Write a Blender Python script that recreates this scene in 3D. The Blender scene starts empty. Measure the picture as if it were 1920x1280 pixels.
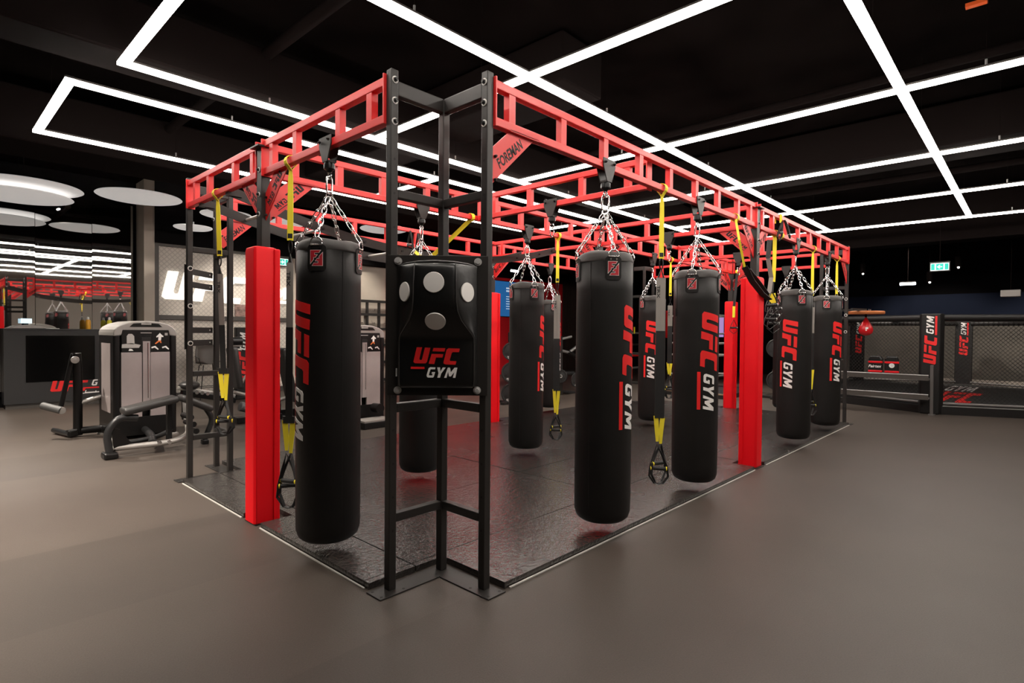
import bpy, bmesh, math, random
from mathutils import Vector, Matrix
random.seed(7)
PI = math.pi
scene = bpy.context.scene
COL = scene.collection

# ------------------------------------------------------------------ camera
F_PX = 1050.31                       # focal length in pixels of the 1920 x 1280 frame
CAM = Vector((-1.8812, -2.3215, 1.5))
YAW, PITCH, ROLL = 0.7507, -0.0170, 0.0086
_fw = Vector((math.cos(YAW)*math.cos(PITCH), math.sin(YAW)*math.cos(PITCH), math.sin(PITCH)))
_r0 = Vector((math.sin(YAW), -math.cos(YAW), 0)); _u0 = _r0.cross(_fw)
_r = math.cos(ROLL)*_r0 + math.sin(ROLL)*_u0
_u = -math.sin(ROLL)*_r0 + math.cos(ROLL)*_u0
cam_d = bpy.data.cameras.new('camera'); cam = bpy.data.objects.new('camera', cam_d); COL.objects.link(cam)
cam_d.sensor_fit = 'HORIZONTAL'; cam_d.sensor_width = 36.0; cam_d.lens = 36.0*F_PX/1920.0
cam_d.clip_start = 0.05; cam_d.clip_end = 200
cam.matrix_world = Matrix(((_r.x, _u.x, -_fw.x, CAM.x), (_r.y, _u.y, -_fw.y, CAM.y), (_r.z, _u.z, -_fw.z, CAM.z), (0, 0, 0, 1)))
scene.camera = cam

# ------------------------------------------------------------------ world, exposure
world = bpy.data.worlds.new('world'); scene.world = world; world.use_nodes = True
world.node_tree.nodes['Background'].inputs[0].default_value = (1.0, 0.93, 0.86, 1)
world.node_tree.nodes['Background'].inputs[1].default_value = 0.012
vs = scene.view_settings
vs.view_transform = 'Standard'; vs.look = 'None'; vs.gamma = 1.0; vs.use_curve_mapping = False
vs.exposure = 0.0
LED_STRENGTH = 33.0

# ------------------------------------------------------------------ materials
MATS = {}
def mat(name, color=(0.5, 0.5, 0.5), rough=0.5, metal=0.0, emit=None, estr=0.0, bump=None, vary=None, spec=0.5, coat=0.0, alpha=None, trans=None):
    m = bpy.data.materials.new(name); m.use_nodes = True; nt = m.node_tree; b = nt.nodes['Principled BSDF']
    b.inputs['Base Color'].default_value = (*color, 1); b.inputs['Roughness'].default_value = rough
    b.inputs['Metallic'].default_value = metal; b.inputs['Specular IOR Level'].default_value = spec
    if coat: b.inputs['Coat Weight'].default_value = coat; b.inputs['Coat Roughness'].default_value = 0.15
    if emit: b.inputs['Emission Color'].default_value = (*emit, 1); b.inputs['Emission Strength'].default_value = estr
    if trans: b.inputs['Transmission Weight'].default_value = trans
    tc = None
    if bump or vary:
        tc = nt.nodes.new('ShaderNodeTexCoord')
    if bump:   # (scale, strength, distance[, stretch])
        n = nt.nodes.new('ShaderNodeTexNoise'); n.inputs['Scale'].default_value = bump[0]; n.inputs['Detail'].default_value = 4
        src = tc.outputs['Object']
        if len(bump) > 3:
            mp = nt.nodes.new('ShaderNodeMapping'); mp.inputs['Scale'].default_value = bump[3]; nt.links.new(src, mp.inputs[0]); src = mp.outputs[0]
        nt.links.new(src, n.inputs['Vector'])
        bp = nt.nodes.new('ShaderNodeBump'); bp.inputs['Strength'].default_value = bump[1]; bp.inputs['Distance'].default_value = bump[2]
        nt.links.new(n.outputs['Fac'], bp.inputs['Height']); nt.links.new(bp.outputs['Normal'], b.inputs['Normal'])
    if vary:   # (scale, amount)
        n = nt.nodes.new('ShaderNodeTexNoise'); n.inputs['Scale'].default_value = vary[0]; n.inputs['Detail'].default_value = 5
        nt.links.new(tc.outputs['Object'], n.inputs['Vector'])
        r = nt.nodes.new('ShaderNodeMapRange'); r.inputs['From Min'].default_value = 0.3; r.inputs['From Max'].default_value = 0.7
        r.inputs['To Min'].default_value = 1-vary[1]; r.inputs['To Max'].default_value = 1+vary[1]
        nt.links.new(n.outputs['Fac'], r.inputs['Value'])
        mx = nt.nodes.new('ShaderNodeVectorMath'); mx.operation = 'SCALE'; mx.inputs[0].default_value = color
        nt.links.new(r.outputs[0], mx.inputs['Scale']); nt.links.new(mx.outputs[0], b.inputs['Base Color'])
    MATS[name] = m
    return m
mat('steel_black', (0.022, 0.0195, 0.018), 0.42, bump=(220, .12, .001), spec=0.35)
mat('bolt_black', (0.012, 0.012, 0.012), 0.3, 0.6)
mat('chrome', (0.78, 0.78, 0.78), 0.18, 1.0)
mat('zinc', (0.66, 0.65, 0.64), 0.35, 0.55)
mat('rig_red', (0.70, 0.022, 0.022), 0.38, bump=(160, .1, .001))
mat('cut_black', (0.006, 0.004, 0.004), 0.7)
mat('pad_red', (0.80, 0.002, 0.008), 0.5, bump=(60, .10, .002), spec=0.25)
mat('bag_black', (0.0075, 0.0066, 0.0062), 0.52, bump=(35, .18, .004), vary=(4, .25), spec=0.30)
mat('bag_cap', (0.035, 0.031, 0.029), 0.55, bump=(14, .4, .008))
mat('leather', (0.006, 0.006, 0.006), 0.33, bump=(9, .30, .012), spec=0.5)
mat('disc_white', (0.74, 0.72, 0.69), 0.5)
mat('print_red', (0.78, 0.014, 0.014), 0.5)
mat('print_white', (0.85, 0.83, 0.81), 0.5)
mat('print_grey', (0.42, 0.40, 0.38), 0.5)
mat('print_orange', (0.85, 0.20, 0.04), 0.5)
mat('patch_red', (0.42, 0.012, 0.022), 0.5)
mat('strap_yellow', (0.90, 0.74, 0.03), 0.6, bump=(300, .2, .001))
mat('strap_grey', (0.27, 0.245, 0.225), 0.7, bump=(300, .2, .001))
mat('strap_black', (0.010, 0.010, 0.010), 0.6)
mat('rubber_black', (0.012, 0.012, 0.012), 0.55)
mat('seam_glint_grey', (0.34, 0.32, 0.30), 0.5)
mat('alu_trim', (0.70, 0.68, 0.64), 0.4, 0.2)
mat('ceiling_black', (0.0045, 0.0036, 0.0034), 0.95, vary=(1.2, .4), spec=0.0)
mat('duct_black', (0.0075, 0.0056, 0.0053), 0.9, spec=0.02)
mat('wall_black', (0.006, 0.0055, 0.006), 0.9, spec=0.05)
mat('wall_navy', (0.006, 0.009, 0.020), 0.8, spec=0.1)
mat('wall_beige', (0.45, 0.395, 0.335), 0.8, vary=(3, .06))
mat('wall_cream', (0.34, 0.30, 0.26), 0.8)
mat('wall_red', (0.55, 0.008, 0.014), 0.6, spec=0.3)
mat('wood_dark', (0.030, 0.017, 0.013), 0.55, bump=(18, .2, .004, (1, 1, .05)))
mat('frame_dark', (0.055, 0.048, 0.042), 0.5)
mat('cabinet', (0.020, 0.0195, 0.020), 0.5, vary=(2, .1))
mat('screen_off', (0.003, 0.003, 0.003), 0.12)
mat('screen_blue', (0.01, 0.06, 0.16), 0.3, emit=(0.02, 0.12, 0.33), estr=0.75)
mat('screen_text', (0.6, 0.7, 0.8), 0.4, emit=(0.55, 0.68, 0.85), estr=0.6)
mat('screen_lit', (0.6, 0.7, 0.8), 0.3, emit=(0.55, 0.75, 0.85), estr=1.3)
mat('screen_violet', (0.5, 0.35, 0.7), 0.4, emit=(0.5, 0.32, 0.72), estr=0.7)
mat('sign_green', (0.0, 0.32, 0.26), 0.4, emit=(0.0, 0.42, 0.33), estr=0.8)
mat('sign_white', (0.8, 0.9, 0.88), 0.4, emit=(0.75, 0.95, 0.9), estr=1.0)
mat('letter_white_glow', (0.90, 0.88, 0.84), 0.4, emit=(1.0, 0.95, 0.87), estr=0.85)  # emission added so the sign letters stay brighter than their wall
mat('cloud_white_glow', (0.86, 0.85, 0.84), 0.6, emit=(1.0, 0.97, 0.94), estr=0.32)  # disc white with a faint glow put into the material
mat('tube_light', (0.9, 0.95, 1.0), 0.4, emit=(0.85, 0.92, 1.0), estr=9)
mat('spot_glow', (1, 1, 1), 0.4, emit=(1.0, 0.95, 0.9), estr=6)
mat('led', (1, 1, 1), 0.5, emit=(1.0, 0.915, 0.83), estr=LED_STRENGTH)
mat('orange_sign', (0.8, 0.12, 0.02), 0.5)
mat('machine_black', (0.006, 0.0055, 0.0055), 0.35, spec=0.35)
mat('machine_silver', (0.40, 0.38, 0.36), 0.35, 0.5)
mat('machine_tube', (0.028, 0.028, 0.029), 0.3, 0.3)
mat('vinyl_black', (0.030, 0.028, 0.027), 0.42, bump=(40, .1, .002))
mat('smoke_panel', (0.34, 0.29, 0.285), 0.28, vary=(2.5, .12))
mat('plastic_grey', (0.30, 0.28, 0.26), 0.4)
mat('foam_grey', (0.09, 0.09, 0.09), 0.6)
mat('bottle_orange', (0.80, 0.38, 0.03), 0.4)
mat('bottle_yellow', (0.85, 0.80, 0.05), 0.4)
mat('wood_orange', (0.50, 0.16, 0.05), 0.45, bump=(20, .1, .003))
mat('ball_red', (0.62, 0.01, 0.015), 0.25)
mat('pad_canvas', (0.026, 0.026, 0.025), 0.7, vary=(2, .2))
mat('cage_vinyl', (0.010, 0.009, 0.009), 0.5, spec=0.35)
mat('fence_wire', (0.030, 0.029, 0.028), 0.35, 0.3)
mat('cage_wall', (0.075, 0.066, 0.055), 0.8, vary=(1.5, .2))
mat('rack_grey', (0.16, 0.15, 0.145), 0.4, 0.4)
mat('rack_silver', (0.45, 0.44, 0.43), 0.35, 0.7)
mat('chair_shell', (0.10, 0.085, 0.075), 0.45)
mat('poster', (0.22, 0.14, 0.12), 0.6, vary=(9, .8))
mat('platform_wood', (0.30, 0.20, 0.12), 0.6)
mat('mirror', (0.62, 0.62, 0.61), 0.015, 1.0)

def floor_material():
    m = bpy.data.materials.new('rubber_floor'); m.use_nodes = True; nt = m.node_tree; b = nt.nodes['Principled BSDF']
    N = nt.nodes.new; L = nt.links.new
    tc = N('ShaderNodeTexCoord')
    n1 = N('ShaderNodeTexNoise'); n1.inputs['Scale'].default_value = 0.9; n1.inputs['Detail'].default_value = 3; L(tc.outputs['Object'], n1.inputs['Vector'])
    n2 = N('ShaderNodeTexNoise'); n2.inputs['Scale'].default_value = 140; n2.inputs['Detail'].default_value = 2; L(tc.outputs['Object'], n2.inputs['Vector'])
    # rolls of rubber 1.25 m wide laid along X: slight tone difference from roll to roll
    sx = N('ShaderNodeSeparateXYZ'); L(tc.outputs['Object'], sx.inputs[0])
    dv = N('ShaderNodeMath'); dv.operation = 'MULTIPLY'; dv.inputs[1].default_value = 0.8; L(sx.outputs['Y'], dv.inputs[0])
    fl = N('ShaderNodeMath'); fl.operation = 'FLOOR'; L(dv.outputs[0], fl.inputs[0])
    wn = N('ShaderNodeTexWhiteNoise'); wn.noise_dimensions = '1D'; L(fl.outputs[0], wn.inputs['W'])
    def mr(src, a, c):
        r = N('ShaderNodeMapRange'); r.inputs['To Min'].default_value = a; r.inputs['To Max'].default_value = c; L(src, r.inputs['Value']); return r.outputs[0]
    r1 = N('ShaderNodeMapRange'); r1.inputs['From Min'].default_value = .3; r1.inputs['From Max'].default_value = .7
    r1.inputs['To Min'].default_value = .90; r1.inputs['To Max'].default_value = 1.10; L(n1.outputs['Fac'], r1.inputs['Value'])
    m1 = N('ShaderNodeMath'); m1.operation = 'MULTIPLY'; L(r1.outputs[0], m1.inputs[0]); L(mr(wn.outputs['Value'], .86, 1.14), m1.inputs[1])
    m2 = N('ShaderNodeMath'); m2.operation = 'MULTIPLY'; L(m1.outputs[0], m2.inputs[0]); L(mr(n2.outputs['Fac'], .70, 1.30), m2.inputs[1])
    sc = N('ShaderNodeVectorMath'); sc.operation = 'SCALE'; sc.inputs[0].default_value = (0.064, 0.051, 0.0425); L(m2.outputs[0], sc.inputs['Scale'])
    L(sc.outputs[0], b.inputs['Base Color']); b.inputs['Roughness'].default_value = 0.50; b.inputs['Specular IOR Level'].default_value = 0.32
    bp = N('ShaderNodeBump'); bp.inputs['Strength'].default_value = .25; bp.inputs['Distance'].default_value = .003
    L(n2.outputs['Fac'], bp.inputs['Height']); L(bp.outputs[0], b.inputs['Normal'])
    MATS['rubber_floor'] = m
floor_material()
def tile_material():
    m = bpy.data.materials.new('mat_tile'); m.use_nodes = True; nt = m.node_tree; b = nt.nodes['Principled BSDF']
    N = nt.nodes.new; L = nt.links.new
    tc = N('ShaderNodeTexCoord')
    n1 = N('ShaderNodeTexNoise'); n1.inputs['Scale'].default_value = 34; n1.inputs['Detail'].default_value = 4; n1.inputs['Distortion'].default_value = .6; L(tc.outputs['Object'], n1.inputs['Vector'])
    n2 = N('ShaderNodeTexNoise'); n2.inputs['Scale'].default_value = 2; L(tc.outputs['Object'], n2.inputs['Vector'])
    r = N('ShaderNodeMapRange'); r.inputs['To Min'].default_value = .21; r.inputs['To Max'].default_value = .31; L(n2.outputs['Fac'], r.inputs['Value']); L(r.outputs[0], b.inputs['Roughness'])
    b.inputs['Base Color'].default_value = (0.030, 0.026, 0.024, 1); b.inputs['Specular IOR Level'].default_value = .85
    bp = N('ShaderNodeBump'); bp.inputs['Strength'].default_value = .85; bp.inputs['Distance'].default_value = .006
    L(n1.outputs['Fac'], bp.inputs['Height']); L(bp.outputs[0], b.inputs['Normal'])
    MATS['mat_tile'] = m
tile_material()
def mesh_wall_material():      # pale wall printed and embossed with a chain-link diamond pattern
    m = bpy.data.materials.new('diamond_wall'); m.use_nodes = True; nt = m.node_tree; b = nt.nodes['Principled BSDF']
    N = nt.nodes.new; L = nt.links.new
    tc = N('ShaderNodeTexCoord'); outs = []
    for s in (1, -1):
        mp = N('ShaderNodeMapping'); mp.inputs['Rotation'].default_value = (0, s*PI/4, 0); L(tc.outputs['Object'], mp.inputs[0])
        w = N('ShaderNodeTexWave'); w.bands_direction = 'X'; w.inputs['Scale'].default_value = 4.3; L(mp.outputs[0], w.inputs['Vector']); outs.append(w.outputs['Fac'])
    mx = N('ShaderNodeMath'); mx.operation = 'MAXIMUM'; L(outs[0], mx.inputs[0]); L(outs[1], mx.inputs[1])
    r = N('ShaderNodeMapRange'); r.inputs['From Min'].default_value = .75; r.inputs['From Max'].default_value = 1; r.inputs['To Min'].default_value = 1; r.inputs['To Max'].default_value = .74; L(mx.outputs[0], r.inputs['Value'])
    sc = N('ShaderNodeVectorMath'); sc.operation = 'SCALE'; sc.inputs[0].default_value = (0.60, 0.55, 0.49); L(r.outputs[0], sc.inputs['Scale']); L(sc.outputs[0], b.inputs['Base Color'])
    b.inputs['Roughness'].default_value = .6
    MATS['diamond_wall'] = m
mesh_wall_material()

# ------------------------------------------------------------------ mesh helpers
class MB:
    def __init__(s): s.v = []; s.f = []
    def add(s, vs, fs):
        o = len(s.v); s.v += [tuple(x) for x in vs]; s.f += [tuple(i+o for i in f) for f in fs]; return s
    def box(s, lo, hi):
        x0, y0, z0 = lo; x1, y1, z1 = hi
        return s.add([(x0,y0,z0),(x1,y0,z0),(x1,y1,z0),(x0,y1,z0),(x0,y0,z1),(x1,y0,z1),(x1,y1,z1),(x0,y1,z1)],
                     [(0,3,2,1),(4,5,6,7),(0,1,5,4),(1,2,6,5),(2,3,7,6),(3,0,4,7)])
    def cbox(s, c, d): return s.box((c[0]-d[0]/2, c[1]-d[1]/2, c[2]-d[2]/2), (c[0]+d[0]/2, c[1]+d[1]/2, c[2]+d[2]/2))
    def bar(s, p, q, w, h, up=(0,0,1)):      # rectangular bar p -> q, w across, h along up
        p = Vector(p); q = Vector(q); d = (q-p).normalized(); up = Vector(up)
        x = d.cross(up)
        if x.length < 1e-4: x = d.cross(Vector((1,0,0)))
        x.normalize(); y = x.cross(d)
        vs = [e + x*a*w/2 + y*b*h/2 for e in (p, q) for a, b in ((-1,-1),(1,-1),(1,1),(-1,1))]
        return s.add(vs, [(0,1,2,3),(7,6,5,4),(0,4,5,1),(1,5,6,2),(2,6,7,3),(3,7,4,0)])
    def tube(s, pts, r, n=8, closed=False, cap=True):
        P = [Vector(p) for p in pts]; m = len(P); rings = []
        rr = r if isinstance(r, (list, tuple)) else [r]*m
        ref = None
        for i in range(m):
            if closed: t = P[(i+1) % m]-P[i-1]
            else: t = P[min(i+1, m-1)]-P[max(i-1, 0)]
            t.normalize()
            if ref is None:
                ref = Vector((0,0,1)) if abs(t.z) < .9 else Vector((1,0,0))
                ref = (ref - t*ref.dot(t)).normalized()
            else:
                ref = ref - t*ref.dot(t)
                ref = ref.normalized() if ref.length > 1e-5 else t.orthogonal().normalized()
            b = t.cross(ref)
            rings.append([P[i] + (ref*math.cos(2*PI*k/n) + b*math.sin(2*PI*k/n))*rr[i] for k in range(n)])
        vs = [v for R in rings for v in R]; fs = []
        for i in range(m if closed else m-1):
            j = (i+1) % m
            for k in range(n): fs.append((i*n+k, i*n+(k+1) % n, j*n+(k+1) % n, j*n+k))
        if cap and not closed:
            fs.append(tuple(range(n-1, -1, -1))); fs.append(tuple((m-1)*n+k for k in range(n)))
        return s.add(vs, fs)
    def cyl(s, p, q, r, n=16, r2=None): return s.tube([p, q], [r, r if r2 is None else r2], n)
    def lathe(s, prof, c=(0,0,0), n=24, ax='z'):
        vs = []; fs = []
        for (r, z) in prof:
            for k in range(n):
                a = 2*PI*k/n; x, y = r*math.cos(a), r*math.sin(a)
                q = (x, y, z) if ax == 'z' else ((z, x, y) if ax == 'x' else (y, z, x))
                vs.append((c[0]+q[0], c[1]+q[1], c[2]+q[2]))
        for i in range(len(prof)-1):
            for k in range(n): fs.append((i*n+k, i*n+(k+1) % n, (i+1)*n+(k+1) % n, (i+1)*n+k))
        if prof[0][0] > 1e-6: fs.append(tuple(range(n-1, -1, -1)))
        if prof[-1][0] > 1e-6: fs.append(tuple((len(prof)-1)*n+k for k in range(n)))
        return s.add(vs, fs)
    def prism(s, poly, fr, t):               # poly [(u,v)], fr = (origin, U, V) ; thickness t along UxV (centred)
        O, U, V = Vector(fr[0]), Vector(fr[1]), Vector(fr[2]); W = U.cross(V).normalized(); n = len(poly)
        vs = [O+U*a+V*b+W*e*t/2 for e in (-1, 1) for a, b in poly]
        return s.add(vs, [tuple(range(n-1, -1, -1)), tuple(range(n, 2*n))] + [(i, (i+1) % n, n+(i+1) % n, n+i) for i in range(n)])
    def ribbon(s, pts, w, t, wd):            # flat strap along pts, width w along wd direction(s), thickness t
        P = [Vector(p) for p in pts]; m = len(P); vs = []; fs = []
        for i in range(m):
            d = (P[min(i+1, m-1)]-P[max(i-1, 0)]).normalized()
            x = Vector(wd[i] if isinstance(wd[0], (tuple, list, Vector)) else wd); x = (x-d*x.dot(d)).normalized(); y = d.cross(x)
            ww = w[i] if isinstance(w, (list, tuple)) else w
            vs += [P[i]+x*a*ww/2+y*b*t/2 for a, b in ((-1,-1),(1,-1),(1,1),(-1,1))]
        for i in range(m-1):
            for k in range(4): fs.append((i*4+k, i*4+(k+1) % 4, i*4+4+(k+1) % 4, i*4+4+k))
        fs += [(3,2,1,0), tuple(4*(m-1)+k for k in range(4))]
        return s.add(vs, fs)
    def sphere(s, c, r, n=14, sq=(1,1,1)):
        prof = [(r*math.sin(PI*i/n), -r*math.cos(PI*i/n)) for i in range(n+1)]
        prof[0] = (1e-7, -r); prof[-1] = (1e-7, r); o = len(s.v)
        s.lathe(prof, (0,0,0), 2*n); s.v[o:] = [(c[0]+x*sq[0], c[1]+y*sq[1], c[2]+z*sq[2]) for x, y, z in s.v[o:]]
        return s
    def xf(s, M, o=0): s.v[o:] = [tuple(M @ Vector(p)) for p in s.v[o:]]; return s
    def mesh(s, name):
        me = bpy.data.meshes.new(name); me.from_pydata(s.v, [], s.f)
        bm = bmesh.new(); bm.from_mesh(me); bmesh.ops.recalc_face_normals(bm, faces=bm.faces); bm.to_mesh(me); bm.free()
        return me
def link(o, parent=None):
    COL.objects.link(o)
    if parent is not None: o.parent = parent
    return o
def obj(name, mb, m, parent=None, smooth=False, bevel=0.0, loc=None, rot=None, seg=2):
    me = mb.mesh(name) if isinstance(mb, MB) else mb
    if not me.materials: me.materials.append(MATS[m])
    o = bpy.data.objects.new(name, me); link(o, parent)
    if loc: o.location = loc
    if rot: o.rotation_euler = rot
    if smooth:
        for p in me.polygons: p.use_smooth = True
        if hasattr(me, 'set_sharp_from_angle'): me.set_sharp_from_angle(angle=math.radians(40))
    if bevel > 0:
        b = o.modifiers.new('bevel', 'BEVEL'); b.width = bevel; b.segments = seg; b.limit_method = 'ANGLE'; b.angle_limit = math.radians(40)
    return o
def tag(o, label, cat, group=None, kind=None):
    if label: o['label'] = label
    if cat: o['category'] = cat
    if group: o['group'] = group
    if kind: o['kind'] = kind
    return o
def thing(name, label, cat, loc=(0,0,0), rz=0, group=None):
    o = bpy.data.objects.new(name, None); link(o); o.location = loc; o.rotation_euler = (0, 0, rz); o.empty_display_size = .1
    return tag(o, label, cat, group)
def struct(name, mb, m, parent=None, **k):
    o = obj(name, mb, m, parent, **k)
    if parent is None: o['kind'] = 'structure'
    return o
def inst(o, parent, loc=None, rot=None, name=None):      # copy sharing mesh data
    c = o.copy(); link(c, parent)
    if name: c.name = name
    if loc is not None: c.location = loc
    if rot is not None: c.rotation_euler = rot
    return c
def poly_mesh(polys, fr, t=0.003, wrap=None, cuts=None):
    """flat or cylinder-wrapped print: polys in (u,v); fr=(O,U,V) world frame; wrap=(radius) maps u->-z, v->azimuth about z at +x"""
    bm = bmesh.new()
    for poly in polys:
        vs = [bm.verts.new((a, b, 0)) for a, b in poly]
        bm.faces.new(vs).normal_update()
    bmesh.ops.triangulate(bm, faces=bm.faces[:], ngon_method='EAR_CLIP')
    if wrap:
        vmin = min(b for p in polys for a, b in p); vmax = max(b for p in polys for a, b in p); k = 10
        for i in range(1, k):
            v = vmin+(vmax-vmin)*i/k
            bmesh.ops.bisect_plane(bm, geom=bm.verts[:]+bm.edges[:]+bm.faces[:], plane_co=(0, v, 0), plane_no=(0, 1, 0))
    r = bmesh.ops.extrude_face_region(bm, geom=bm.faces[:])
    top = [g for g in r['geom'] if isinstance(g, bmesh.types.BMVert)]
    tops = set(top)
    for v in bm.verts:
        h = t if v in tops else 0.0
        a, b = v.co.x, v.co.y
        if wrap:
            ang = b/wrap[0]; R = wrap[0]+h
            v.co = (R*math.cos(ang), R*math.sin(ang), wrap[1]-a)
        else:
            O, U, V = (Vector(x) for x in fr); W = U.cross(V).normalized()
            v.co = O+U*a+V*b+W*h
    bmesh.ops.recalc_face_normals(bm, faces=bm.faces)
    me = bpy.data.meshes.new('print'); bm.to_mesh(me); bm.free()
    return me
_txt = {}
def text_mesh(s, shear=0.0, bold=0.0):
    key = (s, shear, bold)
    if key not in _txt:
        c = bpy.data.curves.new('lettering', 'FONT'); c.body = s; c.size = 1.0; c.shear = shear; c.offset = bold; c.extrude = 0.0; c.fill_mode = 'FRONT'; c.resolution_u = 3
        o = bpy.data.objects.new('lettering', c); COL.objects.link(o)
        bpy.context.view_layer.update()
        me = bpy.data.meshes.new_from_object(o)
        bpy.data.objects.remove(o); bpy.data.curves.remove(c)
        _txt[key] = me
    return _txt[key]
def text(name, s, O, U, V, h, m, parent, width=None, shear=0.0, bold=0.02, center=True, t=0.0015):
    """lettering on a plane: O centre, U reading direction, V up, h cap height"""
    src = text_mesh(s, shear, bold); me = src.copy()
    xs = [v.co.x for v in me.vertices]; ys = [v.co.y for v in me.vertices]
    w0, h0 = max(xs)-min(xs), max(ys)-min(ys); k = h/h0; kx = width/w0 if width else k
    O, U, V = Vector(O), Vector(U).normalized(), Vector(V).normalized(); W = U.cross(V).normalized()
    cx = (max(xs)+min(xs))/2 if center else min(xs); cy = (max(ys)+min(ys))/2
    for v in me.vertices: v.co = O+U*(v.co.x-cx)*kx+V*(v.co.y-cy)*k+W*t
    me.materials.clear()
    return obj(name, me, m, parent)

# ------------------------------------------------------------------ logo shapes (u right, v up; cap height of the big letters = 1)
def _n(pts): return [((x-85)/400.0, (705-y)/400.0) for x, y in pts]
LOGO_U = _n([(168,285),(305,285),(237,570),(246,602),(288,606),(303,590),(376,290),(515,295),(428,655),(392,692),(130,690),(88,652)])
LOGO_F = [_n([(592,300),(890,304),(868,387),(566,383)]), _n([(545,450),(840,455),(818,540),(655,540),(613,706),(470,702)])]
LOGO_C = _n([(968,305),(1258,310),(1234,400),(1080,400),(1052,425),(1002,600),(1020,628),(1172,630),(1148,718),(900,715),(850,690),(846,655),(922,340)])
UFC = [LOGO_U] + LOGO_F + [LOGO_C]
GYM = [[((x-390)/245.0, (1032-y)/245.0) for x, y in p] for p in (
    [(602,790),(480,786),(442,808),(393,975),(402,1012),(430,1030),(545,1030),(566,1005),(594,900),(520,900),(509,938),(534,940),(523,980),(456,980),(446,962),(482,848),(500,836),(592,836)],
    [(640,790),(708,790),(717,888),(772,790),(842,792),(738,932),(708,1032),(646,1032),(672,930)],
    [(890,793),(942,793),(962,900),(1048,793),(1115,793),(1068,1034),(1010,1034),(1042,900),(965,1002),(920,1000),(897,890),(862,1034),(805,1034)])]
def place(polys, s, du=0.0, dv=0.0): return [[(a*s+du, b*s+dv) for a, b in p] for p in polys]
FF1 = [(0,.16),(0,1),(.84,1),(.70,.84),(.34,.84),(.34,.70),(.56,.70),(.42,.54),(.26,.54),(.26,.40)]
FF2 = [(1-a, 1-b) for a, b in FF1]
def grow(p, k):
    n = len(p); area = sum(p[i][0]*p[(i+1) % n][1]-p[(i+1) % n][0]*p[i][1] for i in range(n)); sg = 1 if area > 0 else -1; out = []
    for i in range(n):
        a, b, c = Vector(p[i-1]), Vector(p[i]), Vector(p[(i+1) % n])
        n1 = Vector(((b-a).y, -(b-a).x)).normalized()*sg; n2 = Vector(((c-b).y, -(c-b).x)).normalized()*sg
        m = (n1+n2); m = m/max(.35, m.length_squared)*2*1.0 if m.length > 1e-6 else n1
        out.append((b.x+m.x*k, b.y+m.y*k))
    return out
# ------------------------------------------------------------------ a photo pixel gives a direction; the plane it lies on gives the place
def ray(px, py): return _fw + _r*((px-960.0)/F_PX) - _u*((py-640.0)/F_PX)
def at(px, py, ax, val):
    d = ray(px, py); t = (val-CAM[ax])/d[ax]; return CAM+d*t

# ------------------------------------------------------------------ room shell
RX0, RX1, RY0, RY1, RZ = -7.0, 20.0, -8.0, 11.8, 4.6
fl_o = struct('floor', MB().box((RX0, RY0, -.1), (RX1, RY1+.2, 0)), 'rubber_floor')
struct('ceiling', MB().box((RX0, RY0, RZ), (RX1, RY1+.2, RZ+.1)), 'ceiling_black')
struct('wall_left', MB().box((RX0-.1, RY0, 0), (RX0, RY1+.2, RZ)), 'wall_black')
struct('wall_right', MB().box((RX1, RY0, 0), (RX1+.1, RY1+.2, RZ)), 'wall_black')
struct('wall_front', MB().box((RX0, RY0-.1, 0), (RX1, RY0, RZ)), 'wall_cream')
struct('wall_back', MB().box((RX0, RY1, 0), (RX1, RY1+.2, RZ)), 'wall_black')

# ceiling ducts and bulkheads, painted black like the slab
for lo, hi, lab in (((-6.5, 3.42, 3.86), (11.2, 3.92, 4.35), 'black rectangular duct above the lights between two light frames'),
               ((-6.5, 6.6, 3.75), (9.5, 7.5, 4.4), 'wide black duct near the white ceiling discs'),
               ((-3, -3.2, 3.95), (14, -2.3, 4.5), 'long black duct over the open floor right of the rig'),
               ((2.6, 1.2, 4.05), (3.3, 9.0, 4.55), 'black duct crossing over the middle of the rig'),
               ((7.4, -7.5, 4.0), (8.3, 9.0, 4.55), 'black duct crossing over the far half of the rig'),
               ((13.0, -7.5, 3.5), (13.5, 11, 4.5), 'black bulkhead above the cage front')):
    tag(obj('ceiling_duct', MB().box(lo, hi), 'duct_black', bevel=.02), lab, 'duct')
for i, (x, r) in enumerate(((0.6, .06), (5.4, .05), (10.2, .06))):
    m = MB().cyl((x, -7.6, 4.30), (x, 9.5, 4.30), r, 12)
    tag(obj('ceiling_pipe', m, 'duct_black', smooth=True), ('thin black ceiling pipe crossing above the nearest bags', 'thin black ceiling pipe crossing past the red aisle post', 'thin black ceiling pipe crossing between the rig and the cage')[i], 'pipe')

# ------------------------------------------------------------------ linear ceiling lights
LZ, LW, LH = 3.70, 0.075, 0.028
def led_strip(p, q, label, group, dz=0.0):
    p = Vector((*p, LZ+dz)); q = Vector((*q, LZ+dz)); d = (q-p).normalized()
    t = thing('linear_ceiling_light', label, 'ceiling light', tuple(p), 0, group)
    q = q-p; p = Vector((0,0,0))
    e = d*LW/2
    obj('diffuser', MB().bar(p-e+Vector((0,0,LH/2)), q+e+Vector((0,0,LH/2)), LW, LH), 'led', t)
    obj('housing', MB().bar(p-e+Vector((0,0,LH+.012)), q+e+Vector((0,0,LH+.012)), LW*.8, .02), 'steel_black', t)
    n = max(1, int(q.length/2.4))
    for i in range(n):
        c = p+(q-p)*((i+.5)/n)
        obj('suspension_wire', MB().cyl((c.x, c.y, LH+.02), (c.x, c.y, RZ-LZ-dz), .0015, 6), 'duct_black', t)
        obj('wire_grip', MB().cyl((c.x, c.y, LH+.02), (c.x, c.y, LH+.075), .009, 8), 'zinc', t)
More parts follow.
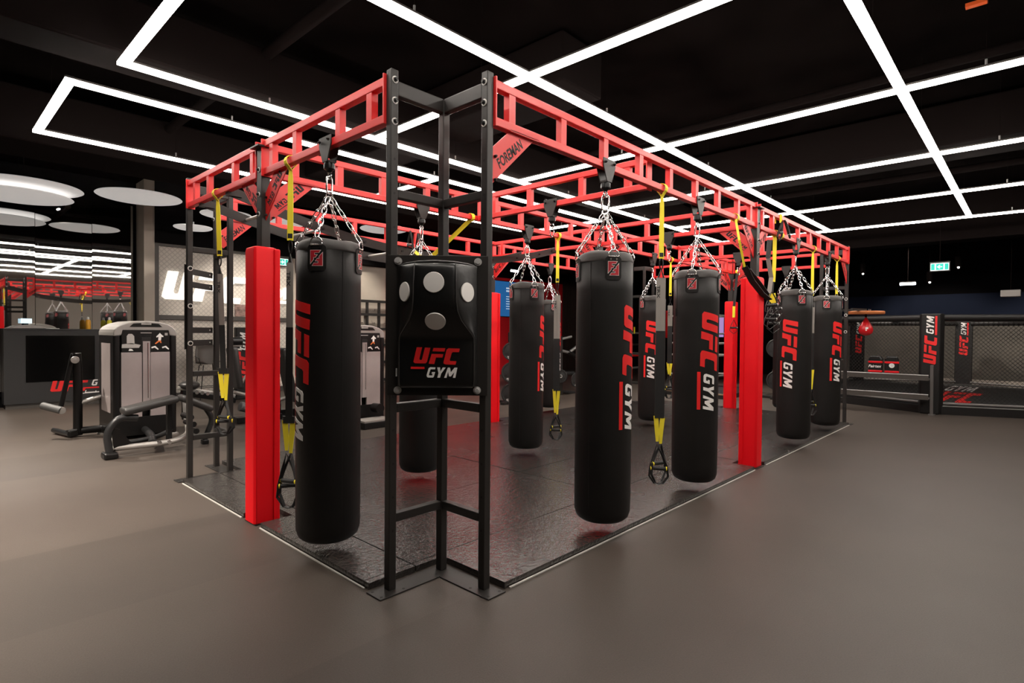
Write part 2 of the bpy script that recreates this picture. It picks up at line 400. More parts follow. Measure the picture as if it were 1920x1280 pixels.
GX = (-.66, 1.79, 4.24, 6.67, 9.12, 11.55); GY = (-3.74, -1.40, .93, 3.28)
GL, GC = 'lengthwise ceiling lights', 'cross ceiling lights'
for y, x0, l in ((GY[0], GX[0], 'lengthwise white ceiling light furthest from the rig over the open floor'), (GY[1], GX[0], 'lengthwise white ceiling light over the open aisle beside the rig'),
                 (GY[2], GX[0], 'lengthwise white ceiling light above the front lane of the rig'), (GY[3], GX[0], 'lengthwise white ceiling light above the arched ladder lane')):
    led_strip((x0, y), (GX[-1], y), l, GL)
for x, y0, l in ((GX[0], GY[0], 'white cross light closing the grid before the ladder tower'), (GX[1], GY[0], 'white cross light above the aisle bag nearest the front tower'),
                 (GX[2], GY[0], 'white cross light above the red padded aisle post'), (GX[3], GY[0], 'white cross light above the bag just past the aisle post'),
                 (GX[4], GY[0], 'white cross light above the far end of the rig'), (GX[5], GY[0], 'white cross light closing the grid before the cage')):
    led_strip((x, y0), (x, GY[-1]), l, GC, .002)
led_strip((-.9, 4.05), (7.45, 4.05), 'long side of a light frame above the rear beam of the rig', 'mirror side light frame')
led_strip((-.9, 5.93), (7.45, 5.93), 'long side of a light frame above the weight machines', 'mirror side light frame')
for x, l in ((-.9, 'short end light of the frame above the leg curl machine'), (3.35, 'short middle light of the frame above the second weight tower'), (7.45, 'short end light of the frame above the plate tree')):
    led_strip((x, 4.05), (x, 5.93), l, 'mirror side light frame', .002)

# ------------------------------------------------------------------ mirror wall, counter, sign wall (left rear)
YM = 11.75
xs = [at(px, 480, 1, YM).x for px in (65, 172, 249)]
pane_x = [(-6.9, xs[0]-2.1), (xs[0]-2.09, xs[0]), (xs[0]+.008, xs[1]), (xs[1]+.008, xs[2])]
mf = struct('wall_mirror', MB().box((-6.95, YM+.012, .2), (xs[2]+.02, YM+.045, 4.2)), 'wall_black')
for i, (a, b) in enumerate(pane_x):
    o = obj('mirror_pane', MB().box((-(b-a)/2, -.006, -1.9), ((b-a)/2, .006, 1.9)), 'mirror', mf, loc=((a+b)/2, YM, 2.2),
            rot=((0, .0012, -.0008, .0022)[i], 0, (0, -.0012, .0010, -.0030)[i]))
# beige column
cx0, cx1 = at(270, 500, 1, 11.22).x, at(288, 500, 1, 11.22).x
struct('wall_column', MB().box((cx0, 11.22, 0), (cx1+.02, RY1, RZ)), 'wall_beige')
SX0, SX1, SY = cx1+.02, at(546, 500, 1, 11.3).x, 11.30
sw = struct('wall_sign', MB().box((SX0, SY, 0), (SX1, RY1, 3.32)), 'diamond_wall')
struct('wall_bulkhead', MB().box((SX0, SY-.12, 3.32), (SX1+3.2, RY1, RZ)), 'wall_black')
for n, lo, hi in (('frame_post', (SX0, SY-.06, 0), (SX0+.085, SY, 3.32)), ('frame_post', (SX1-.09, SY-.06, 0), (SX1, SY, 3.32)),
                  ('frame_rail', (SX0+.085, SY-.05, 1.70), (SX1-.09, SY, 1.80)), ('frame_rail', (SX0+.085, SY-.05, 3.26), (SX1-.09, SY, 3.32)),
                  ('frame_rail', (SX0+.085, SY-.05, 0), (SX1-.09, SY, .12))):
    obj(n, MB().box(lo, hi), 'frame_dark', sw, bevel=.005)
# big white UFC GYM sign
sg = thing('wall_sign_letters', 'large white raised UFC GYM letters on the diamond-patterned wall', 'sign', (at(302, 562, 1, SY-.03).x, SY-.02, 2.115))
lh = .60
fr = ((0, 0, 0), (1, 0, 0), (0, 0, 1))
for nm, polys in (('letter', [LOGO_U]), ('letter', LOGO_F), ('letter', [LOGO_C])):
    obj(nm, poly_mesh(place(polys, lh), fr, .05), 'letter_white_glow', sg, bevel=.004)
gx = (at(540, 540, 1, SY).x - sg.location.x); gs = .30
for p in GYM:
    obj('letter', poly_mesh(place([p], gs, gx-.91, .14), fr, .05), 'letter_white_glow', sg, bevel=.004)
obj('underline', poly_mesh([[(gx-.98, .03), (gx-.08, .03), (gx-.05, .10), (gx-.96, .10)]], fr, .05), 'letter_white_glow', sg)
# exit sign on the diamond wall
def exit_sign(c, U, w, h, flip, label):
    U = Vector(U); t = thing('exit_sign', label, 'exit sign', tuple(c))
    V = Vector((0,0,1)); W = U.cross(V)
    obj('housing', MB().prism([(-w/2-.015, -h/2-.015), (w/2+.015, -h/2-.015), (w/2+.015, h/2+.03), (-w/2-.015, h/2+.03)], (-W*.02, U, V), .035), 'steel_black', t)
    obj('face', poly_mesh([[(-w/2, -h/2), (w/2, -h/2), (w/2, h/2), (-w/2, h/2)]], (W*.0, U, V), .006), 'sign_white', t)
    for a, b in ((-.47, -.27), (-.20, .20), (.27, .47)):
        obj('green_panel', poly_mesh([[(a*w, -h*.42), (b*w, -h*.42), (b*w, h*.42), (a*w, h*.42)]], (W*.006, U, V), .002), 'sign_green', t)
    s = -1 if flip else 1; k = h*.30
    arrow = [(-.9*k, -.16*k), (.25*k, -.16*k), (-.25*k, -.62*k), (.1*k, -.85*k), (.95*k, 0), (.1*k, .85*k), (-.25*k, .62*k), (.25*k, .16*k), (-.9*k, .16*k)]
    obj('arrow', poly_mesh([[(x*s, y) for x, y in arrow]], (W*.008, U, V), .002), 'sign_white', t)
    return t
exit_sign(at(529, 491, 1, SY-.1), (1, 0, 0), .30, .165, False, 'green exit sign with arrow above the pale sign wall')
tag(obj('wall_poster', MB().box((at(440, 575, 1, SY).x, SY-.02, 1.81), (at(466, 575, 1, SY).x, SY-.004, at(450, 571, 1, SY).z)), 'poster'), 'small dark photo print under the white wall letters', 'poster')

# tall counter in front of the mirror with a black screen and logo
CYf = 11.36; X0, X1 = at(7, 700, 1, CYf).x, 1.18; CZ = at(60, 616, 1, CYf).z
ct = thing('media_counter', 'tall charcoal counter with black screen and UFC GYM logo before the mirror', 'counter', (X0, CYf, 0))
W_ = X1-X0
sx0, sx1 = at(48, 670, 1, CYf).x-X0, at(178, 670, 1, CYf).x-X0; sz0, sz1 = at(60, 717, 1, CYf).z, at(60, 629, 1, CYf).z
b = MB(); b.box((0, .03, .09), (W_, .37, CZ-.03))
b.box((0, 0, .09), (sx0, .03, CZ-.03)); b.box((sx1, 0, .09), (W_, .03, CZ-.03)); b.box((sx0, 0, .09), (sx1, .03, sz0)); b.box((sx0, 0, sz1), (sx1, .03, CZ-.03))
obj('body', b, 'cabinet', ct)
obj('counter_top', MB().box((-.01, -.015, CZ-.03), (W_+.01, .37, CZ)), 'cabinet', ct, bevel=.004)
obj('plinth', MB().box((0.02, .03, 0), (W_, .36, .09)), 'frame_dark', ct)
obj('screen', MB().box((sx0+.005, .012, sz0+.005), (sx1-.005, .029, sz1-.005)), 'screen_off', ct)
lx = at(94, 735, 1, CYf).x-X0; lz = at(94, 735, 1, CYf).z; s_ = .20
obj('logo_ufc', poly_mesh(place(UFC, s_), ((lx, -.001, lz), (1,0,0), (0,0,1)), .004), 'print_red', ct)
obj('logo_gym', poly_mesh(place(GYM, .12, .64, .085), ((lx, -.001, lz), (1,0,0), (0,0,1)), .004), 'print_white', ct)
obj('logo_bar', poly_mesh([[(.50, .035), (1.0, .035), (1.02, .06), (.51, .06)]], ((lx, -.001, lz), (1,0,0), (0,0,1)), .004), 'print_red', ct)
obj('logo_script', poly_mesh([[(.50, -.05), (.53, -.05), (.545, .0), (.56, .0), (.545, -.035), (.70, -.035), (.705, -.018), (.72, -.018), (.715, -.035), (.78, -.035), (.79, -.055), (.50, -.062)]], ((lx, -.001, lz), (1,0,0), (0,0,1)), .004), 'print_white', ct)
def bottle(px, label, m, s=1.0):
    c = at(px, 610, 1, CYf+.12); t = thing('spray_bottle', label, 'bottle', (c.x, CYf+.12, CZ))
    obj('body', MB().lathe([(.038*s, 0), (.042*s, .01), (.042*s, .13*s), (.036*s, .16*s), (.018*s, .175*s)], n=16), m, t, smooth=True)
    obj('cap', MB().lathe([(.022*s, .172*s), (.022*s, .20*s), (.014*s, .222*s)], n=14), 'print_white', t, smooth=True)
bottle(165, 'orange bottle with white cap on the dark counter', 'bottle_orange', 1.1)
bottle(205, 'yellow bottle with white cap on the dark counter', 'bottle_yellow', 1.1)
c = at(98, 613, 1, CYf+.1)
tag(obj('paper_sheet', MB().box((c.x-.10, CYf+.04, CZ), (c.x+.10, CYf+.2, CZ+.012)), 'print_white'), 'small stack of white paper on the dark counter', 'paper')
c = at(50, 606, 1, CYf+.15)  # solid stand-in for a silver machine cap reflected in the mirror
cn = thing('reflection_standin', 'low grey stand-in for a machine cap reflection, with lit screen, on the counter', 'console', (c.x, CYf+.17, CZ))
obj('body', MB().prism([(-.28, 0), (.30, 0), (.22, .055), (.05, .075), (-.18, .05)], ((0,0,0), (1,0,0), (0,0,1)), .16), 'machine_silver', cn, bevel=.01)
obj('stand', MB().box((-.03, .02, .05), (.03, .04, .12)), 'machine_black', cn)
obj('display', MB().box((-.08, .01, .10), (.08, .03, .19)), 'screen_lit', cn)

# hanging white ceiling discs, faint emission added to brighten them (left rear)
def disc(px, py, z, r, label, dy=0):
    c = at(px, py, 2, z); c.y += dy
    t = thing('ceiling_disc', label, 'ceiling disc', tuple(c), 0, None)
    obj('panel', MB().lathe([(1e-6, -.055), (r*.55, -.045), (r*.85, -.028), (r*.97, -.008), (r, .005), (r*.98, .018), (1e-6, .022)], n=48), 'cloud_white_glow', t, smooth=True)
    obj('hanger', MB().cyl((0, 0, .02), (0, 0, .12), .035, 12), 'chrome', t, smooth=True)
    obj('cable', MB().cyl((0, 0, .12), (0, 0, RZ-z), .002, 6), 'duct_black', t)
disc(45, 350, 3.85, .80, 'large white ceiling disc with added glow overlapping another, in front of the mirror')
disc(35, 367, 3.72, .74, 'white ceiling disc with added glow partly hidden by the larger disc beside it')
disc(262, 370, 3.85, .66, 'white ceiling disc with added glow hanging between the mirror and the ladder tower')
disc(362, 427, 3.60, .36, 'small white ceiling disc with added glow hanging in front of the sign wall')
disc(424, 403, 3.80, .47, 'white ceiling disc with added glow hanging behind the ladder tower of the rig')
disc(530, 418, 3.75, .46, 'white ceiling disc with added glow hanging behind the padded post near the ladder tower')
disc(720, 430, 3.75, .52, 'white ceiling disc with added glow hanging far behind the corner tower')

# rear wall further right
BX0, BX1 = SX1, at(723, 560, 1, 11.5).x
struct('wall_rear_beige', MB().box((BX0, 11.5, 0), (BX1, RY1, 3.32)), 'wall_beige')
RX = at(1054, 620, 1, 11.4).x
struct('wall_rear_red', MB().box((BX1, 11.4, 0), (RX, RY1, 3.4)), 'wall_red')
wp = struct('wall_rear_wood', MB().box((RX, 11.42, 0), (RX1, RY1, 3.6)), 'wood_dark')
x = RX+.02
while x < RX+4.2:
    obj('plank', MB().box((x, 11.39, .02), (x+.19, 11.42, 3.58)), 'wood_dark', wp, bevel=.004); x += .20
# black shelving grid against the beige wall
sh = thing('wall_grid_shelf', 'black steel grid shelf against the beige rear wall', 'shelf', (BX0+.6, 11.2, 0))
gw = BX1-BX0-.62
for k in range(7): obj('post', MB().box((gw*k/6-.03, 0, 0), (gw*k/6+.03, .06, 2.35)), 'steel_black', sh)
for z in (.12, .62, 1.1, 1.55, 1.95, 2.32): obj('rail', MB().box((-.03, -.02, z-.035), (gw+.03, .08, z+.035)), 'steel_black', sh)
for k in range(6):
    for z in (1.25, 1.72, 2.08): obj('hook', MB().cyl((gw*(k+.5)/6, -.05, z), (gw*(k+.5)/6, .06, z), .014, 8), 'chrome', sh)
# blue information screen
p0, p1 = at(929, 592, 1, 11.3), at(972, 530, 1, 11.3)
sc_ = thing('wall_screen', 'blue lit information screen on the red wall', 'screen', ((p0.x+p1.x)/2, 11.36, (p0.z+p1.z)/2))
hw, hh = (p1.x-p0.x)/2, (p1.z-p0.z)/2
obj('case', MB().box((-hw-.02, -.03, -hh-.02), (hw+.02, .03, hh+.02)), 'machine_black', sc_)
obj('display', MB().box((-hw, -.036, -hh), (hw, -.03, hh)), 'screen_blue', sc_)
for k, (z, w) in enumerate(((.62, .30), (.46, .34), (.14, .40), (0, .40), (-.14, .36), (-.28, .40), (-.42, .37), (-.56, .40))):
    obj('text_line', MB().box((-hw*.05, -.038, z*hh-.014*(2 if k < 2 else 1)), (-hw*.05+w*2*hw, -.036, z*hh+.014*(2 if k < 2 else 1))), 'screen_text', sc_)

# ------------------------------------------------------------------ training floor under the rig (raised dark tiles)
A, LX, LY, TW = .3835, 9.2145, 4.1957, .050
MT = .040
base = struct('floor_mat', MB().box((.475, .475, .001), (LX-.475, LY-.475, .034)), 'seam_glint_grey')  # pale base colour imitates light catching along the tile seams
gx_ = [-.09, .25, 2.44, 4.62, 6.74, 8.90, LX+.09]; gy_ = [-.09, .52, 1.59, 2.65, 3.71, LY+.09]
G = .004
notch = .47
posts = [(0, 2.1), (LX/2, 0), (LX/2, LY), (LX, 2.1)]
def rects(x0, x1, y0, y1):
    """cut the corner notches and post cut-outs away from a tile"""
    R = [(x0, x1, y0, y1)]
    cut = [(-1, notch, -1, notch), (LX-notch, LX+1, -1, notch), (-1, notch, LY-notch, LY+1), (LX-notch, LX+1, LY-notch, LY+1)]
    cut += [(px-.16, px+.16, py-.16, py+.16) for px, py in posts]
    for c in cut:
        out = []
        for (a, b_, c0, d) in R:
            ix0, ix1, iy0, iy1 = max(a, c[0]), min(b_, c[1]), max(c0, c[2]), min(d, c[3])
            if ix0 >= ix1 or iy0 >= iy1: out.append((a, b_, c0, d)); continue
            if a < ix0: out.append((a, ix0, c0, d))
            if ix1 < b_: out.append((ix1, b_, c0, d))
            if c0 < iy0: out.append((ix0, ix1, c0, iy0))
            if iy1 < d: out.append((ix0, ix1, iy1, d))
        R = out
    return R
for i in range(len(gx_)-1):
    for j in range(len(gy_)-1):
        m = MB()
        for (a, b_, c0, d) in rects(gx_[i]+G, gx_[i+1]-G, gy_[j]+G, gy_[j+1]-G): m.box((a, c0, .0345 if (a > .475 and b_ < LX-.475 and c0 > .475 and d < LY-.475) else .002), (b_, d, MT+random.uniform(-.0012, .0012)))
        if m.v: obj('tile', m, 'mat_tile', base)
# pale trim strip along the outer edges of the mat
for p, q in (((.50, -.098), (LX/2-.17, -.098)), ((LX/2+.17, -.098), (LX-.50, -.098)), ((-.098, .50), (-.098, 1.93)), ((-.098, 2.27), (-.098, LY-.50))):
    d = .005
    obj('edge_trim', MB().box((p[0]-d if p[0] == q[0] else p[0], p[1]-d if p[1] == q[1] else p[1], 0.001), (q[0]+d if p[0] == q[0] else q[0], q[1]+d if p[1] == q[1] else q[1], .008)), 'alu_trim', base)
# ================================================================== THE RIG
H = 2.986; ZB0, ZB1 = 2.693, 2.957; HT = TW/2
rig = thing('training_rig', 'large red and black steel training rig with corner towers and overhead ladder beams', 'training rig')
def holes(zs, c, nrm, r=.0075):
    m = MB(); n = Vector(nrm)
    for z in zs: p = Vector((c[0], c[1], z)); m.cyl(p-n*.004, p+n*.0008, r, 10)
    return m
def bolt(parent, c, n, r=.014, washer=True, ring='disc_white'):
    c, n = Vector(c), Vector(n)
    if washer: obj('washer', MB().cyl(c, c+n*.004, r*1.45, 16), ring, parent, smooth=True)
    o = MB(); o.cyl(c+n*.003, c+n*.012, r, 6); o.cyl(c+n*.012, c+n*.020, r*.6, 10); return obj('bolt', o, 'bolt_black', parent, smooth=True)
def upright(x, y, hn=None, bolts=None):
    m = MB().box((x-HT, y-HT, .007), (x+HT, y+HT, H if bolts else 2.925)); u = obj('upright', m, 'steel_black', rig, bevel=.005)
    if hn:
        c = (x+hn[0]*HT, y+hn[1]*HT)
        obj('bolt_holes', holes([.35+.1935*k for k in range(12)], c, (*hn, 0)), 'cut_black', u)
    if bolts:
        for z in (2.925, 2.808, 2.690): bolt(u, (x+bolts[0]*HT, y+bolts[1]*HT, z), (*bolts, 0))
    return u
def crossbar(p, q, z, h=.05):
    d = (Vector(q)-Vector(p)).normalized(); p_ = Vector(p)+d*HT; q_ = Vector(q)-d*HT
    obj('crossbar', MB().bar((*p_, z), (*q_, z), .045, h), 'steel_black', rig, bevel=.005)
def tower(cx, cy, sx, sy):
    Lp, Rp, Ip = (cx, cy+sy*A), (cx+sx*A, cy), (cx+sx*A, cy+sy*A)
    upright(*Lp, hn=(0, -sy), bolts=(0, -sy)); upright(*Rp, hn=(-sx, 0), bolts=(-sx, 0)); upright(*Ip)
    for z, h in ((2.885, .085), (2.288, .052), (1.056, .052), (.42, .052)):
        crossbar(Vector(Lp), Vector(Ip), z, h); crossbar(Vector(Rp), Vector(Ip), z, h)
    P = [(-.12, A-.08), (A-.08, A-.08), (A-.08, -.12), (A+.06, -.12), (A+.06, A+.06), (-.12, A+.06)]
    poly = [(cx+sx*a, cy+sy*b) for a, b in P]
    if sx*sy < 0: poly = poly[::-1]
    bp_ = obj('base_plate', MB().prism(poly, ((0, 0, .0045), (1,0,0), (0,1,0)), .007), 'steel_black', rig, bevel=.002)
    m = MB()
    for a, b in ((-.095, A-.055), (.055, A-.055), (-.095, A+.035), (A-.055, -.095), (A-.055, .055), (A+.035, -.095)):
        m.cyl((cx+sx*a, cy+sy*b, .0075), (cx+sx*a, cy+sy*b, .0088), .009, 10)
    obj('fixing_holes', m, 'cut_black', bp_)
tower(0, 0, 1, 1); tower(0, LY, 1, -1); tower(LX, 0, -1, 1); tower(LX, LY, -1, -1)

def beam(p, q, struts):
    p, q = Vector(p), Vector(q); d = (q-p).normalized(); m = MB(); w = .05
    for z in (ZB0+w/2, ZB1-w/2): m.bar((*p, z), (*q, z), w, w)
    b = obj('ladder_beam', m, 'rig_red', rig, bevel=.004)
    for s in struts:
        c = p+d*s
        obj('strut', MB().bar((*(c-d*.028), (ZB0+ZB1)/2), (*(c+d*.028), (ZB0+ZB1)/2), .044, ZB1-ZB0-2*w), 'rig_red', b)
    for e, s in ((p, 1), (q, -1)):
        obj('end_plate', MB().bar((*(e-d*s*.004), (ZB0+ZB1)/2), (*(e+d*s*.008), (ZB0+ZB1)/2), .082, .285), 'rig_red', b, bevel=.002)
    return b
E0 = A+HT+.006; PH = .052
long_s = [s-E0 for s in (.57, 1.07, 1.57, 2.07, 2.57, 3.07, 3.57, 4.07, 4.42)]
Lh = LX/2-PH-E0
short_s = [s-E0 for s in (.59, .95, 1.54, 1.92)]
YC = 2.10
for y in (0, LY):
    beam((E0, y), (LX/2-PH, y), long_s); beam((LX/2+PH, y), (LX-E0, y), [Lh-s for s in long_s][::-1])
for x in (0, LX):
    beam((x, E0), (x, YC-PH), short_s); beam((x, YC+PH), (x, LY-E0), [LY-E0-YC-PH-s for s in short_s][::-1])
mid_s = [.20, .60, 1.04, 1.55, 1.92, 2.55, 2.94, 3.42, 3.90, 4.30]
beam((PH, YC), (LX/2-PH, YC), mid_s); beam((LX/2+PH, YC), (LX-PH, YC), mid_s)
cs = [.20, .68, 1.31, 1.80]
XQ = 2.30
for x in (XQ, LX-XQ): beam((x, .04), (x, YC-.04), cs)
beam((LX/2, PH), (LX/2, YC-PH), cs); beam((LX/2, YC+PH), (LX/2, LY-PH), cs)

BR = [(.047, 2.35), (.047, 2.56), (.21, 2.705), (.43, 2.705)]
def brace(x, y, dx, dy, s, flip=False, off=.0):
    d = Vector((dx, dy, 0)); O = Vector((x, y, 0))
    o = obj('brace_plate', MB().prism(BR, (O, d, (0,0,1)), .008), 'rig_red', rig)
    o2 = MB(); o2.bar(O+d*.190+Vector((0,0,2.697)), O+d*.45+Vector((0,0,2.697)), .05, .010)
    obj('brace_flange', o2, 'rig_red', o)
    for z in (2.385, 2.52): bolt(o, tuple(O+d*.075+Vector((0,0,z))+d.cross(Vector((0,0,1)))*.004), tuple(d.cross(Vector((0,0,1)))), .010, False)
    C_ = O+d*.205+Vector((0,0,2.567)); e = Vector((dx*.76, dy*.76, .65)).normalized()
    if flip: e = -e
    v = Vector((0,0,1))-e*e.z
    v.normalize()
    W = e.cross(v)
    for sgn in (1, -1):
        if s == 'UFC':
            bo = C_-e*.155-v*.02
            obj('lettering', poly_mesh(place(UFC, .058), (bo+W*sgn*(.0047 if sgn > 0 else .0057), e, v), .001), 'cut_black', o)
            obj('lettering', poly_mesh(place(GYM, .040, .185, .0), (bo+W*sgn*(.0047 if sgn > 0 else .0057), e, v), .001), 'cut_black', o)
            obj('lettering', poly_mesh([[(.175, -.016), (.30, -.016), (.30, -.010), (.175, -.010)]], (bo+W*sgn*(.0047 if sgn > 0 else .0057), e, v), .001), 'cut_black', o)
        else:
            text('lettering', s, C_+W*sgn*.0048, e, v, .062, 'cut_black', o, width=.27, shear=.15, bold=.03, t=0)
for y in (0, LY):
    brace(A+HT-.047+.004, y, 1, 0, 'FOREMAN'); brace(LX-A-HT+.043, y, -1, 0, 'FOREMAN', True)
for (px, py, dirs) in ((0, YC, ((0,1,False), (0,-1,True), (1,0,True))), (LX, YC, ((0,1,False), (0,-1,True), (-1,0,False))),
                       (LX/2, 0, ((1,0,False), (-1,0,True), (0,1,True))), (LX/2, LY, ((1,0,True), (-1,0,False), (0,-1,False))),
                       (LX/2, YC, ((1,0,False), (-1,0,True), (0,1,False), (0,-1,True)))):
    ox, oy = (.07, .09) if px in (0, LX) else (.09, .07)
    p_ = obj('post', MB().box((px-ox/2, py-oy/2, MT if (px, py) == (LX/2, YC) else .0), (px+ox/2, py+oy/2, 2.93)), 'steel_black', rig, bevel=.005)
    obj('post_cap', MB().box((px-.075, py-.075, 2.905), (px+.075, py+.075, 2.917)), 'steel_black', p_)
    obj('cap_bolt', MB().cyl((px, py, 2.917), (px, py, 2.975), .016, 8), 'bolt_black', p_, smooth=True)
    for dx, dy, fl in dirs: brace(px, py, dx, dy, 'UFC', fl)
    for z in (2.40, 2.55, 2.74):
        nx, ny = (-1, 0) if px == 0 else ((0, -1) if py == 0 else (0, -1))
        bolt(p_, (px+nx*ox/2, py+ny*oy/2, z), (nx, ny, 0), .013)
for lo, hi in (((-.10, YC-.10, .001), (.0, YC+.10, .007)), ((LX/2-.10, -.10, .001), (LX/2+.10, .0, .007))):
    obj('base_plate', MB().box(lo, hi), 'steel_black', rig)

# arched climbing ladder between the centre lane and the rear lane
def arch_z(x): t = (x-2.30)/2.25; return 2.37+.33*min(1, t*t)
xs_ = [.03+4.50*i/28 for i in range(29)]
for y in (2.82, 3.48):
    m = MB(); n = len(xs_)
    vs = []
    for x in xs_: z = arch_z(x); vs += [(x, y-.006, z-.045), (x, y+.006, z-.045), (x, y+.006, z+.045), (x, y-.006, z+.045)]
    fs = [(i*4+k, i*4+(k+1) % 4, i*4+4+(k+1) % 4, i*4+4+k) for i in range(n-1) for k in range(4)]+[(3,2,1,0), tuple(4*(n-1)+k for k in range(4))]
    r_ = obj('arch_rail', m.add(vs, fs), 'steel_black', rig)
    for k in range(9):
        x = .42+.47*k; obj('rung_bolt', MB().cyl((x, y-.013, arch_z(x)), (x, y+.013, arch_z(x)), .014, 10), 'bolt_black', r_, smooth=True)
    for xe in (.05, 4.50): obj('arch_bracket', MB().box((xe-.06, y-.03, 2.66), (xe+.06, y+.03, 2.693)), 'steel_black', r_)
for k in range(9):
    x = .42+.47*k; obj('arch_rung', MB().cyl((x, 2.82, arch_z(x)), (x, 3.48, arch_z(x)), .015, 10), 'zinc', rig, smooth=True)
# accessory frame across the notch of the ladder tower
pA, pB = Vector((0, LY-A, 0)), Vector((A, LY, 0)); dd = (pB-pA).normalized(); nn = Vector((dd.y, -dd.x, 0))*-1
for z in (2.08, 1.95, 1.49, 1.36):
    b = obj('notch_bar', MB().bar(pA+dd*.02+nn*.035+Vector((0,0,z)), pB-dd*.02+nn*.035+Vector((0,0,z)), .010, .06), 'steel_black', rig)
    obj('bar_hole', MB().cyl(pB-dd*.09+nn*.028+Vector((0,0,z)), pB-dd*.09+nn*.022+Vector((0,0,z)), .008, 8), 'zinc', b)
for z in (2.10, 1.73, 1.36): bolt(rig, (0, LY-A-HT, z), (0, -1, 0), .017)
m = MB().bar(pA+nn*.032+Vector((0,0,1.30)), pA+nn*.032+Vector((0,0,2.14)), .010, .05, (1,1,0)); obj('notch_plate', m, 'steel_black', rig)
for z in (2.10, 1.83, 1.55): bolt(rig, (LX-A-HT-.0, -.0, z), (-1, 0, 0), .017)

# bag hangers
def hanger(x, y, ax):
    U = Vector((1,0,0)) if ax == 'x' else Vector((0,1,0)); N = Vector((-U.y, U.x, 0)); O = Vector((x, y, 0)); first = None
    pl = [(-.078, 2.765), (.078, 2.765), (.078, 2.71), (.030, 2.60), (-.030, 2.60), (-.078, 2.71)]
    m = MB()
    for s in (-1, 1): m.prism(pl, (O+N*s*.030, U, (0,0,1)), .007)
    m.box((x-.03, y-.03, 2.598), (x+.03, y+.03, 2.612))
    h = obj('bag_hanger', m, 'steel_black', rig, bevel=.002)
    for s in (-1, 1):
        for u in (-.055, .055): bolt(h, O+U*u+N*s*.0335+Vector((0,0,2.735)), N*s, .010, False)
    obj('swivel', MB().lathe([(.032, 2.598), (.036, 2.585), (.036, 2.56), (.020, 2.55), (.014, 2.535)], (x, y, 0), 16), 'bolt_black', h, smooth=True)
    ring = [Vector((x, y, 2.515))+(U*math.cos(a)+Vector((0,0,1))*math.sin(a))*.021 for a in [2*PI*k/14 for k in range(14)]]
    obj('eye_ring', MB().tube(ring, .0055, 6, True), 'chrome', h, smooth=True)
XB = (1.60, 3.13, LX-3.13, LX-1.60)
bags = [('x', XB[0], 0), ('x', XB[1], 0), ('x', XB[2], 0), ('x', XB[3], 0), ('y', 0, 1.09), ('x', 1.54, YC), ('x', 3.11, YC), ('x', 6.10, YC), ('x', 6.11, LY), ('y', LX, 1.07)]
for ax, x, y in bags: hanger(x, y, ax)
for x, y in ((XQ, 1.07), (LX/2, 1.05), (LX-XQ, 1.07)): hanger(x, y, 'y')
for x, y in ((XQ, 1.07), (LX/2, 1.05), (LX-XQ, 1.07)):
    sn = [Vector((x, y, 2.455))+Vector((.018*math.cos(a)*.7, -.018*math.cos(a)*.7, .045*math.sin(a))) for a in [2*PI*k/14 for k in range(14)]]
    obj('snap_hook', MB().tube(sn, .005, 6, True), 'chrome', rig, smooth=True)

# ------------------------------------------------------------------ red post pads
def post_pad(x, y, sx, sy, label, z0=.01):
    """padded sleeve round a post; seam runs down one side"""
    t = thing('post_pad', label, 'post pad', (x, y, 0))
    zt = 2.14; a = .092; k = .016
    P = [(-a, -a+k), (-a+k, -a), (a-k, -a), (a, -a+k), (a, a-k), (a-k, a), (-a+k, a), (-a, a-k)]
    m = MB(); n = 8; zs = [(z0, .0), (zt-.03, .0), (zt-.008, .006), (zt, .02)]
    vs = [(px*(1-i/a), py*(1-i/a), z) for z, i in zs for px, py in P]
    fs = [(r*n+j, r*n+(j+1) % n, (r+1)*n+(j+1) % n, (r+1)*n+j) for r in range(3) for j in range(n)]+[tuple(range(n-1, -1, -1)), tuple(3*n+j for j in range(n))]
    obj('sleeve', m.add(vs, fs), 'pad_red', t, smooth=True, bevel=.004)
    ux, uy = sx, sy      # overlap flap on the side facing the viewer's right
    if ux: f = MB().box((.055, -a-.012, z0+.002), (a+.012, -a+.03, zt-.012))
    else: f = MB().box((-a-.012, .055, z0+.002), (-a+.03, a+.012, zt-.012))
    obj('closing_flap', f, 'pad_red', t, bevel=.010, seg=3)
    return t
post_pad(-.015, YC, 1, 0, 'red padded sleeve on the post next to the ladder tower')
post_pad(LX/2+.01, .015, 0, 1, 'red padded sleeve on the post between two pairs of bags along the open aisle')
post_pad(LX/2, LY, 1, 0, 'red padded sleeve on the rear post near the weight plates')
post_pad(LX, YC, 1, 0, 'red padded sleeve on the far end post with straps hanging over it')
post_pad(LX/2, YC, 1, 0, 'red padded sleeve on the centre post of the rig', MT+.002)

# ------------------------------------------------------------------ wall striking pad bolted across the front tower notch
pc = Vector((A/2, A/2, 0)); U45 = Vector((1, -1, 0)).normalized(); N45 = Vector((-1, -1, 0)).normalized(); Zv = Vector((0,0,1))
wpad = thing('striking_pad', 'black leather striking pad with white target discs on the front corner tower', 'striking pad', (A/2, A/2, 1.13))
off = HT*1.414+.006
Pf = lambda u, z, n: U45*u + N45*(off+n) + Zv*(z-1.13)
hw_ = .285
obj('mount_plate', MB().prism([(-hw_, 1.135), (hw_, 1.135), (hw_, 1.93), (-hw_, 1.93)], (N45*(off)-Zv*1.13, U45, Zv), .010), 'steel_black', wpad, bevel=.002)
for u in (-.225, .225):
    for z in (1.165, 1.895):
        m = MB(); c = Pf(u, z, .006); m.cyl(c, c+N45*.006, .022, 20); m.cyl(c+N45*.006, c+N45*.022, .014, 6); obj('mount_bolt', m, 'zinc', wpad, smooth=True)
